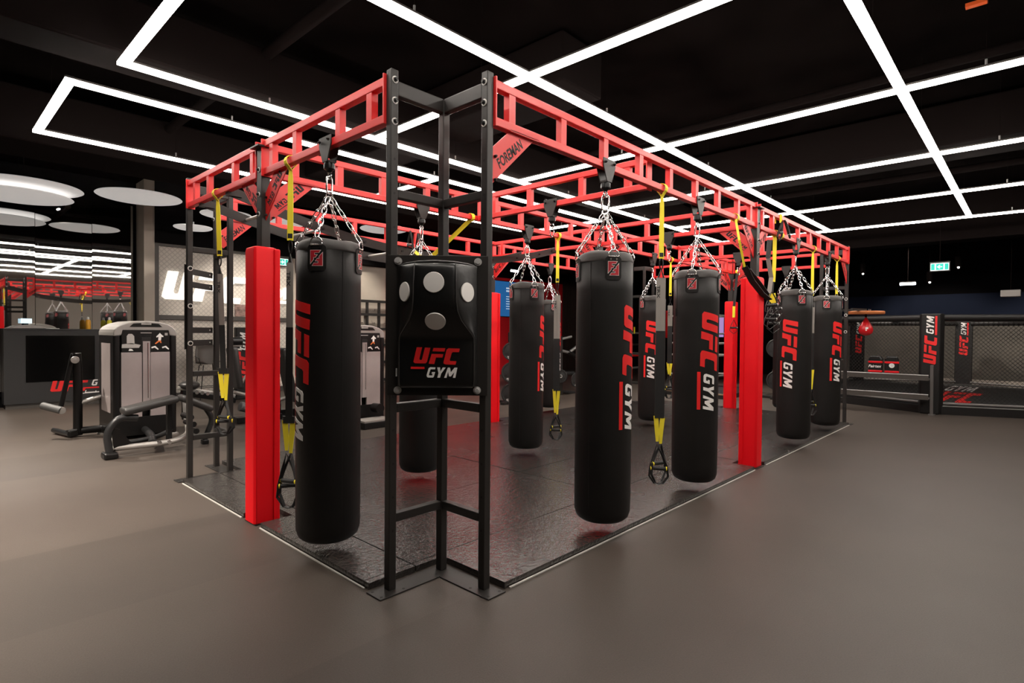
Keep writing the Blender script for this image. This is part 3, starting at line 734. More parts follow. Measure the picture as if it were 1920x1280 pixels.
# padded body: lower flat block and a nose that bulges out above
prof = []     # (z, depth, half width of front, half width at back)
rowsd = [(1.183, .030, .200), (1.192, .052, .206), (1.22, .060, .208), (1.42, .062, .208), (1.462, .064, .206), (1.482, .080, .196), (1.52, .112, .168), (1.56, .142, .140), (1.61, .170, .122), (1.66, .182, .116), (1.75, .180, .114), (1.845, .172, .112), (1.866, .160, .110), (1.872, .120, .105)]
vs = []; fs = []
for z, d, hwf in rowsd:
    hb = .224; e = .010; k = (d-.030)/max(.02, hb-hwf)
    half = [(hb, 0), (hb, .024), (hb-.012, .034), (hwf+(hb-hwf)*.5, .030+(d-.030)*.52), (hwf+e, d-e*min(1.6, k)), (hwf-e, d)]
    row = [(-u, n) for u, n in half]+[(0, d+.003)]+half[::-1]
    cols = len(row)
    vs += [Pf(u, z, .008+n) for u, n in row]
for i in range(len(rowsd)-1):
    for k in range(cols-1): fs.append((i*cols+k, i*cols+k+1, (i+1)*cols+k+1, (i+1)*cols+k))
fs += [tuple(range(cols)), tuple((len(rowsd)-1)*cols+k for k in range(cols))]
m = MB().add(vs, fs); body = obj('pad_body', m, 'leather', wpad, smooth=True)
sub = body.modifiers.new('sub', 'SUBSURF'); sub.levels = 2; sub.render_levels = 2
obj('piping', MB().tube([Pf(-.205, 1.868, .03), Pf(-.17, 1.874, .075), Pf(-.10, 1.878, .125), Pf(0, 1.880, .150), Pf(.10, 1.878, .125), Pf(.17, 1.874, .075), Pf(.205, 1.868, .03)], .006, 8), 'vinyl_black', body, smooth=True)
obj('piping', MB().tube([Pf(-.20, 1.187, .035), Pf(.20, 1.187, .035)], .004, 8), 'zinc', body, smooth=True)
for sg in (-1, 1):
    obj('piping', MB().tube([Pf(sg*hwf_, z, .0095+d) for z, d, hwf_ in rowsd[1:-1]], .0032, 6), 'vinyl_black', body, smooth=True)
def target(u, z, n, nv, r, sq=1.0):
    c = Pf(u, z, n); nv = Vector(nv).normalized(); x = nv.cross(Zv).normalized(); y = x.cross(nv)
    P_ = [(r*math.cos(2*PI*k/28), r*sq*math.sin(2*PI*k/28)) for k in range(28)]
    m = MB(); m.add([c+x*a+y*b for a, b in P_]+[c+(x*a+y*b)*.96+nv*.006 for a, b in P_]+[c+nv*.0085], [tuple((k, (k+1) % 28, 28+(k+1) % 28, 28+k)) for k in range(28)]+[(28+k, 28+(k+1) % 28, 56) for k in range(28)])
    obj('target_disc', m, 'disc_white', wpad, smooth=True)
target(-.005, 1.762, .191, N45, .056)
target(0, 1.555, .148, N45+Zv*-.75, .057)
target(-.170, 1.715, .118, N45*.62-U45*.8, .054)
target(.170, 1.715, .118, N45*.62+U45*.8, .054)
s_ = .088; nf = .0735
obj('logo_ufc', poly_mesh(place(UFC, s_, -.128, 0), (Pf(0, 1.318, nf), U45, Zv), .0015), 'print_red', wpad)
obj('logo_gym', poly_mesh(place(GYM, .058, -.055, 0), (Pf(0, 1.242, nf-.001), U45, Zv), .0015), 'print_white', wpad)
obj('logo_bar', poly_mesh([[(-.142, -.028), (-.066, -.028), (-.066, -.016), (-.141, -.016)]], (Pf(0, 1.318, nf), U45, Zv), .0015), 'print_red', wpad)
obj('side_tag', MB().bar(Pf(-.228, 1.245, .03), Pf(-.228, 1.29, .03), .004, .008), 'print_white', wpad)
# ------------------------------------------------------------------ heavy bags
BR_ = .205
def _body():
    return MB().lathe([(1e-6, .128), (.12, .130), (.165, .140), (.190, .162), (.2035, .205), (BR_, .30), (BR_+.001, .75), (BR_, 1.30), (BR_-.001, 1.80), (.2035, 2.008)], n=48).mesh('bag_body')
def _cap():
    prof = [(.2035, 2.002), (.2055, 2.008), (.2055, 2.016), (.2030, 2.030), (.198, 2.052), (.185, 2.070), (.15, 2.082), (.08, 2.088), (1e-6, 2.090)]
    m = MB().lathe(prof, n=48)
    m.v = [(x*(1+.010*math.sin(5*math.atan2(y, x)+z*90)), y*(1+.010*math.sin(5*math.atan2(y, x)+z*90)), z+(.006*math.sin(3*math.atan2(y, x)) if z > 2.03 else 0)) for x, y, z in m.v]
    return m.mesh('bag_cap')
body_me, cap_me = _body(), _cap()
for me, mn in ((body_me, 'bag_black'), (cap_me, 'bag_cap')):
    me.materials.append(MATS[mn])
    for p in me.polygons: p.use_smooth = True
def strip(lo, hi, k=1):     # cylinder-wrapped rounded patch polygon
    (a0, b0), (a1, b1) = lo, hi; r = .018
    return [(a0, b0+r), (a0+r*.4, b0+r*.4), (a0+r, b0), (a1-r, b0), (a1-r*.4, b0+r*.4), (a1, b0+r), (a1, b1-r), (a1-r*.4, b1-r*.4), (a1-r, b1), (a0+r, b1), (a0+r*.4, b1-r*.4), (a0, b1-r)]
W0 = (BR_, 1.70)       # logo starts at z = 1.70
ufc_me = poly_mesh(place(UFC, .185, 0, -.075), None, .0022, W0)
gym_me = poly_mesh(place(GYM, .115, .560, -.050), None, .0022, W0)
bar_me = poly_mesh([[(.545, -.105), (.885, -.105), (.885, -.075), (.545, -.075)]], None, .0022, W0)
patch_me = poly_mesh([strip((0, -.058), (.165, .058))], None, .005, (BR_, 2.035))
def ffp(p): return [(.132-b*.095, -.037+a*.074) for a, b in p]
ffw_me = poly_mesh([grow(ffp(FF1), .0022), grow(ffp(FF2), .0022)], None, .006, (BR_, 2.035))
ffr_me = poly_mesh([ffp(FF1), ffp(FF2)], None, .0068, (BR_, 2.035))
for me, mn in ((ufc_me, 'print_red'), (gym_me, 'print_white'), (bar_me, 'print_red'), (patch_me, 'bag_black'), (ffw_me, 'print_white'), (ffr_me, 'patch_red')): me.materials.append(MATS[mn])
def oval(L, Wd, r, n=16, k=6):
    pts = []
    for i in range(n):
        a = 2*PI*i/n; x = math.cos(a); y = math.sin(a)
        pts.append((x*Wd/2, 0, y*Wd/2+(1 if y > 0 else -1)*(L-Wd)/2*(1 if abs(y) > .01 else 0)))
    return MB().tube(pts, r, k, True)
link_me = oval(.058, .027, .0036).mesh('chain_link'); link_me.materials.append(MATS['chrome'])
for p in link_me.polygons: p.use_smooth = True
snap_me = oval(.115, .050, .0062, 18).mesh('snap_hook'); snap_me.materials.append(MATS['chrome'])
dring_me = MB().tube([(.036*math.cos(a), 0, .036*math.sin(a)) for a in [PI*k/12 for k in range(13)]]+[(-.036, 0, -.012), (.036, 0, -.012), (.036, 0, 0)], .0045, 6).mesh('d_ring'); dring_me.materials.append(MATS['chrome'])
for me in (snap_me, dring_me):
    for p in me.polygons: p.use_smooth = True
def align(o, p, q, tw):
    d = (Vector(q)-Vector(p)).normalized(); o.rotation_mode = 'QUATERNION'
    o.rotation_quaternion = d.to_track_quat('Z', 'X') @ Matrix.Rotation(tw, 4, 'Z').to_quaternion()
def heavy_bag(x, y, phi, label, near, dz=0.0):
    az = math.atan2(CAM.y-y, CAM.x-x)+math.radians(phi)
    t = thing('heavy_bag', label, 'punching bag', (x, y, dz), az)
    def part(n, me, rz=0, loc=None):
        o = bpy.data.objects.new(n, me); link(o, t); o.rotation_euler = (0, 0, rz)
        if loc: o.location = loc
        return o
    bd = part('bag_body', body_me); part('bag_cap', cap_me)
    part('logo_ufc', ufc_me); part('logo_gym', gym_me); part('logo_bar', bar_me)
    for s in (-1, 1):
        a = s*PI/2
        obj('zip_seam', MB().box((BR_*.996, -.0018, .25), (BR_+.0012, .0018, 2.0)), 'cut_black', t, rot=(0, 0, a))
    obj('size_tag', MB().box((BR_-.002, -.004, 1.66), (BR_+.010, -.002, 1.73)), 'cut_black', t, rot=(0, 0, -PI/2))
    top = Vector((0, 0, 2.37))
    sn = part('snap_hook', snap_me, .4, (0, 0, 2.455))
    ri = [Vector((.024*math.cos(a), .004*math.sin(a), 2.388+.020*math.sin(a))) for a in [2*PI*k/14 for k in range(14)]]
    obj('top_ring', MB().tube(ri, .0052, 6, True), 'chrome', t, smooth=True)
    jm = MB()
    for k in range(4):
        ang = PI/4+k*PI/2; e = Vector((math.cos(ang), math.sin(ang), 0))
        pt = part('strap_patch', patch_me, ang)
        for nm, me in (('patch_outline', ffw_me), ('patch_emblem', ffr_me)):
            o = bpy.data.objects.new(nm, me); link(o, pt)
        for s in (-.02, .02):
            a2 = s/BR_; c = Vector(((BR_+.006)*math.cos(a2), (BR_+.006)*math.sin(a2), 2.015)); n_ = Vector((math.cos(a2), math.sin(a2), 0))
            obj('rivet', MB().cyl(c, c+n_*.004, .007, 10), 'chrome', pt, smooth=True)
        part('d_ring', dring_me, ang+PI/2, tuple(e*(BR_+.007)+Vector((0, 0, 2.045))))
        p = top+e*.014; q = e*(BR_+.004)+Vector((0, 0, 2.082)); n = 7; L = (q-p).length; d = (q-p)/L
        for i in range(n):
            c = p+d*(L*(i+.5)/n); tw = ang+(PI/2 if i % 2 else 0)
            if near:
                o = bpy.data.objects.new('chain_link', link_me); link(o, t); o.location = c; align(o, p, q, tw); o.scale = (1, 1, L/n*1.32/.058)
            else:
                R = (d.to_track_quat('Z', 'X') @ Matrix.Rotation(tw, 4, 'Z').to_quaternion()).to_matrix().to_4x4()
                o_ = len(jm.v); mm = oval(L/n*1.32, .030, .0046, 10, 5); jm.add(mm.v, mm.f); jm.xf(Matrix.Translation(c) @ R, o_)
    if jm.v: obj('chain', jm, 'chrome', t, smooth=True)
    return t
heavy_bag(0, 1.09, -66, 'black heavy bag hanging between the front corner tower and the padded post', True)
heavy_bag(XB[0], 0, 62, 'black heavy bag nearest the front corner tower along the open aisle', True)
heavy_bag(XB[1], 0, 34, 'black heavy bag between a yellow strap and the red padded aisle post', True)
heavy_bag(XB[2], 0, -23, 'black heavy bag just past the red padded aisle post', False)
heavy_bag(XB[3], 0, 45, 'black heavy bag beside the far tower with the speed ball', False)
heavy_bag(1.54, YC, 130, 'black heavy bag hanging on the centre beam behind the striking pad', True)
heavy_bag(3.11, YC, 70, 'black heavy bag on the centre beam in front of the red weight-plate wall', True)
heavy_bag(6.10, YC, -6, 'black heavy bag on the centre beam past the centre post', False)
heavy_bag(6.11, LY, 66, 'black heavy bag hanging on the rear beam by a yellow strap', False)
heavy_bag(LX, 1.07, 30, 'black heavy bag on the far end beam, mostly hidden by another bag', False)

# ------------------------------------------------------------------ suspension trainers (yellow straps)
def trx(x, y, bx, label, zy=2.12, zg=1.51, zk=.78, zh=.55, zb=.22, ang=0.0, yoff=0.0, name=True, sw=(0, 0), sp=.024):
    """bx: unit direction of the beam; strap hangs from its lower rail"""
    B = Vector((*bx, 0)); N = Vector((-B.y, B.x, 0))
    t = thing('suspension_trainer', label, 'suspension trainer', (x, y, 0))
    wd = (Matrix.Rotation(ang, 3, 'Z') @ B); sd = wd
    zr = ZB0+.025
    S = lambda z: Vector((sw[0], sw[1], 0))*((2.7-z)/2.0)
    lp = []                      # loop round the rail
    for k in range(11):
        a = -PI/2+.5+k*(2*PI-1.0)/10; lp.append(N*math.cos(a)*.042+Vector((0, 0, zr+.042*math.sin(a))))
    lp = [Vector((0,0,zr-.065))]+lp+[Vector((0,0,zr-.065))]
    an = obj('anchor_loop', MB().ribbon(lp, .042, .004, B), 'strap_yellow', t)
    obj('anchor_strap', MB().ribbon([Vector((0,0,zr-.05)), Vector((0,0,zr-.12))+S(zr-.12), Vector((0,0,zr-.3))+S(zr-.3), Vector((0,0,zy))+S(zy)], [.018, .034, .040, .042], .006, sd), 'strap_yellow', t)
    p = Vector((0,0,zy))+S(zy)
    obj('anchor_label', MB().ribbon([p+Vector((0,0,.05)), p+Vector((0,0,.015))], .034, .008, sd), 'strap_black', an)
    cb = MB().tube([p+wd*.014*math.cos(a)+Vector((0,0,-.045+.045*math.sin(a))) for a in [2*PI*k/14 for k in range(14)]], .006, 6, True)
    obj('carabiner', cb, 'bolt_black', t, smooth=True)
    q = p+Vector((0,0,-.09)); g0 = Vector((0,0,zy-.16))+S(zy-.16); g1 = Vector((0,0,zg))+S(zg)
    obj('equalizer_loop', MB().tube([g0-sd*sp, q, g0+sd*sp], .008, 6), 'strap_black', t, smooth=True)
    for s in (-1, 1):
        o = sd*sp*s+N*.004*s
        obj('main_strap', MB().ribbon([g0+o, g1+o, g1+o+Vector((0,0,-.04))-sd*.018*s], [.040, .040, .004], .005, sd), 'strap_grey', t)
        obj('lower_strap', MB().ribbon([g1+o*.9+Vector((0,0,.02)), Vector((0,0,zk))+S(zk)+o*.9], .042, .008, sd), 'strap_black', t)
    if name:
        W_n = Vector((CAM.x-x, CAM.y-y, 0)).normalized(); sgn = 1 if sd.cross(-Vector((0,0,1))).dot(W_n) < 0 else -1
        vdir = sd if (Vector((0,0,-1)).cross(sd)).dot(W_n) > 0 else -sd
        text('strap_print', 'TRX', g0+sd*-sp+Vector((0,0,-.12))+(Vector((0,0,-1)).cross(vdir))*.010, (0,0,-1), vdir, .026, 'strap_black', t, width=.11, t=.001)
    k0 = Vector((0,0,zk))+S(zk); k1 = Vector((0,0,zh))+S(zh)
    obj('cam_buckle', MB().ribbon([k0+Vector((0,0,.05)), k0], .08, .014, sd), 'strap_black', t)
    for s, dzz in ((-1, .02), (1, 0)):
        o = sd*.018*s
        obj('adjust_tab', MB().ribbon([k0+o*1.6+Vector((0,0,dzz)), (k0+k1)/2+o, k1+o*.8+Vector((0,0,dzz))], [.040, .036, .022], .006, sd), 'strap_yellow', t)
        e1 = (sd*math.cos(.5*s)+N*math.sin(.5*s)*.8); e1.normalize()
        top = k1+o; gz = k1.z-(k1.z-zb)*.55+.02*s; gc = Vector((top.x, top.y, gz))+N*.02*s
        hl = obj('handle_strap', MB().ribbon([gc-e1*.070, (gc-e1*.075+top)/2+N*.004*s, top, (gc+e1*.075+top)/2+N*.004*s, gc+e1*.070], .022, .005, N), 'strap_black', t)
        obj('grip', MB().cyl(gc-e1*.060, gc+e1*.060, .0165, 12), 'rubber_black', hl, smooth=True)
        for q_ in (-1, 1): obj('grip_cap', MB().cyl(gc+e1*.060*q_, gc+e1*.068*q_, .018, 12), 'strap_yellow', hl, smooth=True)
        lowp = [gc-e1*.070, gc-e1*.078+Vector((0,0,(zb-gz)*.5)), gc-e1*.035+Vector((0,0,(zb-gz)*.95)), gc+Vector((0,0,zb-gz)), gc+e1*.035+Vector((0,0,(zb-gz)*.95)), gc+e1*.078+Vector((0,0,(zb-gz)*.5)), gc+e1*.070]
        obj('foot_loop', MB().ribbon(lowp, .020, .005, N), 'strap_black', hl)
    return t
c45 = -.75
trx(0, 3.06, (0, 1), 'yellow and grey suspension strap hanging in front of the ladder tower', 2.16, 1.52, 1.10, .86, .55, -2.35, sw=(.05, -.03), sp=.008)
trx(0, 1.64, (0, 1), 'suspension strap hanging between the padded post and the nearest heavy bag', 2.15, 1.50, .82, .60, .20, -2.3, sw=(-.005, .012), sp=.008)
trx(3.69, YC, (1, 0), 'suspension strap on the centre beam beside the rear-beam bag', 2.13, 1.40, .76, .46, .14, c45)
trx(2.45, 0, (1, 0), 'suspension strap hanging between the two bags of the open aisle', 2.13, 1.50, .78, .56, .22, c45)
trx(6.69, YC, (1, 0), 'suspension strap on the far half of the centre beam', 2.12, 1.60, 1.0, .80, .42, c45)
trx(6.85, 0, (1, 0), 'suspension strap hanging between the two far aisle bags', 2.05, 1.5, 1.0, .72, .35, c45)
trx(8.18, 0, (1, 0), 'suspension strap near the end tower behind the last aisle bag', 2.10, 1.6, 1.0, .78, .45, c45, name=False)
# straps hitched aside round the aisle post, and a pair thrown over the beam
def hitched(pts, cols, label, anchor, bx, handles):
    t = thing('suspension_trainer', label, 'suspension trainer', tuple(anchor)); a = Vector(anchor)
    B = Vector((*bx, 0)); N = Vector((-B.y, B.x, 0)); zr = ZB0+.025-a.z
    lp = [N*math.cos(an)*.042+Vector((0,0,zr+.042*math.sin(an))) for an in [-PI/2+2*PI*k/12 for k in range(13)]]
    obj('anchor_loop', MB().ribbon(lp, .042, .004, B), 'strap_yellow', t)
    R_ = Vector((.68, -.73, 0))
    for seg, (mname, w) in zip(pts, cols):
        obj('strap', MB().ribbon([Vector(p)-a for p in seg], w, .006, R_), mname, t)
    for hx in handles:
        c = Vector(hx[0])-a; e = Vector(hx[1]).normalized(); n = e.cross(Vector(hx[2])).normalized(); u = Vector(hx[2]).normalized()
        h = obj('handle_strap', MB().ribbon([c-e*.07, c-e*.04+u*.08, c+u*.16, c+e*.04+u*.08, c+e*.07], .022, .005, n), 'strap_black', t)
        obj('grip', MB().cyl(c-e*.06, c+e*.06, .0165, 12), 'rubber_black', h, smooth=True)
        obj('grip_cap', MB().cyl(c+e*.06, c+e*.068, .018, 12), 'zinc', h, smooth=True)
        obj('foot_loop', MB().ribbon([c-e*.07, c-e*.075-u*.06, c-u*.12, c+e*.075-u*.06, c+e*.07], .020, .005, n), 'strap_black', h)
    return t
ya = -.105; P1 = lambda px, py, yy=ya: at(px, py, 1, yy)
hitched([[at(1378, 402, 1, 0), P1(1386, 450), P1(1396, 500)], [P1(1396, 500), P1(1410, 527), P1(1428, 550), P1(1443, 562)], [P1(1404, 505), P1(1424, 530), P1(1440, 552)]],
        [('strap_yellow', .022), ('strap_black', .06), ('strap_black', .04)], 'suspension strap pulled sideways across the red aisle post', (4.02, 0, 2.0), (1, 0),
        [(P1(1447, 572), (.68, -.7, .1), (0, 0, 1)), (P1(1450, 590), (.7, -.7, -.1), (0, .3, 1)), (P1(1445, 598), (.68, -.7, 0), (.2, 0, 1))])
hitched([[at(1453, 440, 1, 0), at(1452, 490, 1, 0), at(1450, 528, 1, 0)], [at(1450, 528, 1, 0), at(1448, 552, 1, 0)], [at(1443, 450, 1, -.03), at(1440, 485, 1, -.03)], [at(1440, 485, 1, -.03), at(1446, 520, 1, -.03), at(1442, 550, 1, -.03)], [at(1448, 550, 1, -.04), at(1449, 568, 1, -.04)]],
        [('strap_yellow', .045), ('strap_black', .02), ('strap_black', .055), ('strap_grey', .05), ('strap_yellow', .075)], 'suspension strap with bunched handles hanging just past the red aisle post', (5.26, 0, 2.0), (1, 0),
        [(at(1455, 580, 1, -.05), (.68, -.7, .2), (0, 0, 1)), (at(1450, 606, 1, -.05), (.7, -.7, 0), (0, 0, 1))])
zt_ = ZB1
hitched([[(5.35, -.035, zt_-.10), (5.35, -.035, zt_+.005), (5.35, 0, zt_+.010), (5.35, .035, zt_+.005), (5.35, .035, zt_-.1)]], [('strap_yellow', .03)], 'black strap handles thrown over the red beam beyond the aisle post', (5.45, 0, 2.0), (1, 0),
        [(at(1463, 436, 1, -.07), (.95, 0, .12), (.45, 0, .9)), (at(1477, 430, 1, -.075), (.55, 0, -.8), (-.8, 0, .6))])
# strap slung from the centre beam to the arched ladder
hitched([[Vector((2.2, YC, 2.70)), Vector((2.12, 2.25, 2.55)), Vector((2.0, 2.48, 2.33)), Vector((1.98, 2.62, 2.30)), Vector((1.98, 2.8, 2.40))]], [('strap_yellow', .045)],
        'yellow strap slung from the centre beam up to the arched ladder', (2.2, YC, 2.0), (1, 0),
        [((1.93, 2.80, 2.46), (.2, .9, .2), (0, 0, 1)), ((2.05, 2.82, 2.45), (.3, .9, -.1), (0, 0, 1))])
# short strap over the far end post pad
hitched([[(LX-.02, YC-.12, 2.69), (LX-.10, YC-.12, 2.2), (LX-.12, YC-.11, 2.02)], [(LX-.12, YC-.11, 2.04), (LX-.125, YC-.11, 1.82)]], [('strap_black', .05), ('strap_yellow', .05)],
        'black and yellow strap hanging against the far red post pad', (LX, YC-.12, 2.0), (0, 1), [((LX-.14, YC-.12, 1.62), (.68, -.73, 0), (0, 0, 1))])

# ------------------------------------------------------------------ speed ball platform on the far end tower
sp = thing('speed_ball', 'red speed ball under a round wooden platform on the far tower', 'speed ball', (LX+.28, -.16, 1.86))
obj('platform', MB().lathe([(1e-6, 0), (.27, 0), (.28, .012), (.28, .045), (.27, .055), (1e-6, .055)], n=40), 'wood_orange', sp, smooth=True)
obj('mount_arm', MB().bar((-.05, 0, .075), (-.45, .12, .075), .05, .04), 'steel_black', sp)
obj('mount_arm', MB().bar((.05, .05, .075), (-.25, .50, .075), .05, .04), 'steel_black', sp)
for x in (-.06, .08): obj('platform_bolt', MB().cyl((x, -.05, .055), (x, -.05, .09), .012, 8), 'chrome', sp)
obj('swivel', MB().cyl((0, 0, -.05), (0, 0, 0), .018, 10), 'bolt_black', sp)
bl = obj('ball', MB().lathe([(.012, -.05), (.03, -.09), (.065, -.15), (.10, -.22), (.112, -.27), (.10, -.325), (.06, -.36), (1e-6, -.372)], n=28), 'ball_red', sp, smooth=True)
az = math.atan2(CAM.y+.16, CAM.x-LX-.28)+.15
obj('ball_logo', poly_mesh([[(-.03, -.02), (0, -.02), (0, .02), (-.03, .02)], [(.006, -.02), (.03, -.02), (.03, .0), (.006, .0)]], None, .003, (.108, -.255)), 'print_white', sp, rot=(0, 0, az))
# ------------------------------------------------------------------ selectorised machines (left)
def weight_tower(t, w, d, h, pict=True):
    """shroud with arched silver cap; local origin at front left floor corner, front faces -y"""
    r = .05
    arch = [(0, h-.165), (.012, h-.125), (.045, h-.085), (.11, h-.045), (w*.3, h-.012), (w*.5, h), (w*.7, h-.012), (w-.11, h-.045), (w-.045, h-.085), (w-.012, h-.125), (w, h-.165)]
    # side shrouds (rounded columns) and rear box
    for x in (0, w-.085):
        obj('side_shroud', MB().box((x, .0, .02), (x+.085, d, h-.17)), 'machine_black', t, bevel=.03, seg=4)
    obj('rear_box', MB().box((.06, .10, .05), (w-.06, d-.03, h-.10)), 'machine_black', t)
    obj('cap', MB().prism([(a, b+.012) for a, b in arch]+[(w, h-.20), (w-.09, h-.19), (w-.11, h-.125), (.11, h-.125), (.09, h-.19), (0, h-.20)], ((0, d/2, 0), (1,0,0), (0,0,1)), d+.01), 'machine_silver', t, bevel=.012, seg=3)
    obj('cap_recess', MB().prism([(w*.24, h-.075), (w*.30, h-.030), (w*.5, h-.016), (w*.70, h-.030), (w*.76, h-.075)], ((0, -.006, 0), (1,0,0), (0,0,1)), .006), 'machine_black', t)
    obj('cap_button', MB().box((w*.42, -.016, h-.048), (w*.58, -.008, h-.022)), 'plastic_grey', t, bevel=.006)
    fz = h-.42
    pl = obj('placard', MB().box((.088, -.004, fz), (w-.088, .03, h-.10)), 'machine_black', t, bevel=.01)
    ch = w*.5
    obj('pin_slot', MB().box((ch-.055, -.009, fz-.01), (ch+.055, -.003, fz+.20)), 'cut_black', t, bevel=.002)
    obj('weight_rod', MB().cyl((ch+.02, -.012, .55), (ch+.02, -.012, fz+.13), .006, 8), 'chrome', t, smooth=True)
    obj('channel_panel', MB().box((ch-.040, -.010, .42), (ch+.045, -.0, fz+.15)), 'smoke_panel', t)
    obj('front_panel', MB().box((.088, -.002, .30), (ch-.048, .03, fz)), 'smoke_panel', t)
    obj('front_panel', MB().box((ch+.052, -.002, .30), (w-.088, .03, fz)), 'smoke_panel', t)
    obj('kick_panel', MB().box((.06, .0, .05), (w-.06, .03, .30)), 'machine_black', t)
    for x in (-.004, w+.0): obj('side_panel', MB().box((x, .16, .36), (x+.004, d-.18, h-.30)), 'smoke_panel', t)
    for x, y in ((.04, .06), (w-.04, .06), (.04, d-.06), (w-.04, d-.06)): obj('foot', MB().lathe([(.075, 0), (.075, .02), (.03, .05)], (x, y, 0), 16), 'plastic_grey', t, smooth=True)
    obj('maker_strip', MB().box((ch-.065, -.0055, h-.160), (ch+.065, -.004, h-.150)), 'print_grey', t)
    # instruction graphics on the placard
    g = lambda polys, m, n='instruction_print': obj(n, poly_mesh(polys, ((0, -.0045, 0), (1,0,0), (0,0,1)), .0012), m, t)
    a, b = w*.20, fz+.05
    g([[(a, b+.06), (a+.09, b+.06), (a+.085, b+.17), (a+.06, b+.20), (a+.02, b+.20), (a, b+.17)], [(a-.06, b+.01), (a+.14, b+.01), (a+.16, b+.05), (a+.05, b+.075), (a-.055, b+.06)]], 'print_grey')
    g([[(a+.02, b-.03), (a+.075, b-.03), (a+.06, b-.005), (a+.03, b-.0)]], 'print_white')
    a = w*.72
    g([[(a-.02, b+.19), (a, b+.215), (a+.02, b+.19), (a+.045, b+.17), (a+.04, b+.155), (a+.018, b+.16), (a+.012, b+.11), (a-.02, b+.11), (a-.018, b+.16), (a-.042, b+.15), (a-.045, b+.165)]], 'print_white')
    g([[(a-.02, b+.11), (a+.012, b+.11), (a+.02, b+.075), (a+.01, b+.07), (a-.004, b+.095), (a-.05, b+.06), (a-.06, b+.068)]], 'print_orange')
    for q in (-.10, .03): g([[(a+q, b+.0), (a+q+.035, b+.012), (a+q+.075, b-.02), (a+q+.085, b-.01), (a+q+.045, b+.035), (a+q-.005, b+.02)]], 'print_white')
    g([[(w-.15, b+.18), (w-.115, b+.18), (w-.115, b+.215), (w-.15, b+.215)]], 'print_grey')
lc = thing('leg_curl_machine', 'leg curl machine with smoked weight tower and sloping padded bench beside the ladder tower', 'gym machine', (-.06, 6.6, 0))
weight_tower(lc, .75, .85, 1.60)
o = Vector((-.06, 6.6, 0))
def L(px, py, Y): return at(px, py, 1, Y)-o
def pad(parent, p, q, w, th, name='bench_pad', m='vinyl_black'):
    mb = MB().bar(p, q, w, th); return obj(name, mb, m, parent, bevel=min(th, w)*.42, seg=4, smooth=True)
pad(lc, L(228, 772, 5.5), L(331, 746, 5.5), .26, .085); pad(lc, L(337, 744, 5.5), L(395, 766, 5.5), .26, .085)
def bend(parent, pts, r, m='machine_tube', name='frame_tube', n=12, k=5):
    P = [Vector(p) for p in pts]; out = [P[0]]
    for i in range(1, len(P)-1):
        for j in range(k+1):
            tt = j/k; a = P[i]+(P[i-1]-P[i])*.35*(1-tt) if True else P[i]
            q0 = P[i]+(P[i-1]-P[i])*.4; q2 = P[i]+(P[i+1]-P[i])*.4
            out.append(q0*(1-tt)**2+P[i]*2*tt*(1-tt)+q2*tt**2)
    out.append(P[-1]); return obj(name, MB().tube(out, r, n), m, parent, smooth=True)
ly = 5.45
bend(lc, [L(258, 783, ly), L(222, 782, ly), L(199, 812, ly), L(206, 852, ly)], .040)
obj('leg_brace', MB().prism([(L(208, 800, ly).x, L(208, 800, ly).z), (L(213, 845, ly).x, L(213, 845, ly).z), (L(246, 830, ly).x, L(246, 830, ly).z), (L(225, 805, ly).x, L(225, 805, ly).z)], ((0, ly-o.y, 0), (1,0,0), (0,0,1)), .03), 'machine_black', lc)
obj('foot', MB().box((L(206, 860, ly).x-.07, ly-o.y-.09, 0), (L(206, 860, ly).x+.07, ly-o.y+.10, .075)), 'machine_black', lc, bevel=.02)
bend(lc, [L(386, 765, 5.6), L(399, 785, 5.6), L(388, 812, 5.6), L(384, 824, 5.6)], .034)
obj('foot', MB().box((L(384, 828, 5.6).x-.04, 5.6-o.y-.04, 0), (L(384, 828, 5.6).x+.04, 5.6-o.y+.04, .06)), 'machine_black', lc, bevel=.01)
bend(lc, [Vector((L(210, 845, ly).x, ly-o.y+.02, .11)), Vector((.34, ly-o.y-.05, .11)), Vector((.58, ly-o.y+.08, .16)), Vector((.62, ly-o.y+.3, .30)), Vector((.62, ly-o.y+.35, .55))], .034, 'machine_silver')
bend(lc, [Vector((L(215, 835, ly).x, ly-o.y+.25, .11)), Vector((.25, ly-o.y+.28, .13)), Vector((.46, ly-o.y+.35, .20))], .030)
bend(lc, [Vector((.16, ly-o.y+.0, .12)), Vector((.30, -.55, .12)), Vector((.36, .0, .12))], .045, 'machine_tube')
obj('bench_post', MB().bar((.36, ly-o.y+.1, .12), (.36, ly-o.y+.1, .60), .07, .05), 'machine_black', lc)
for x, y, z in ((.18, -1.30, .15), (.30, -1.24, .13)): obj('pivot_bolt', MB().cyl((x, y-.06, z), (x, y-.02, z), .022, 12), 'chrome', lc, smooth=True)
for k in range(3): obj('roller', MB().cyl((.55+.03*k, ly-o.y-.10, .40-.09*k), (.55+.03*k, ly-o.y+.20, .40-.09*k), .035, 14), 'machine_black', lc, smooth=True)
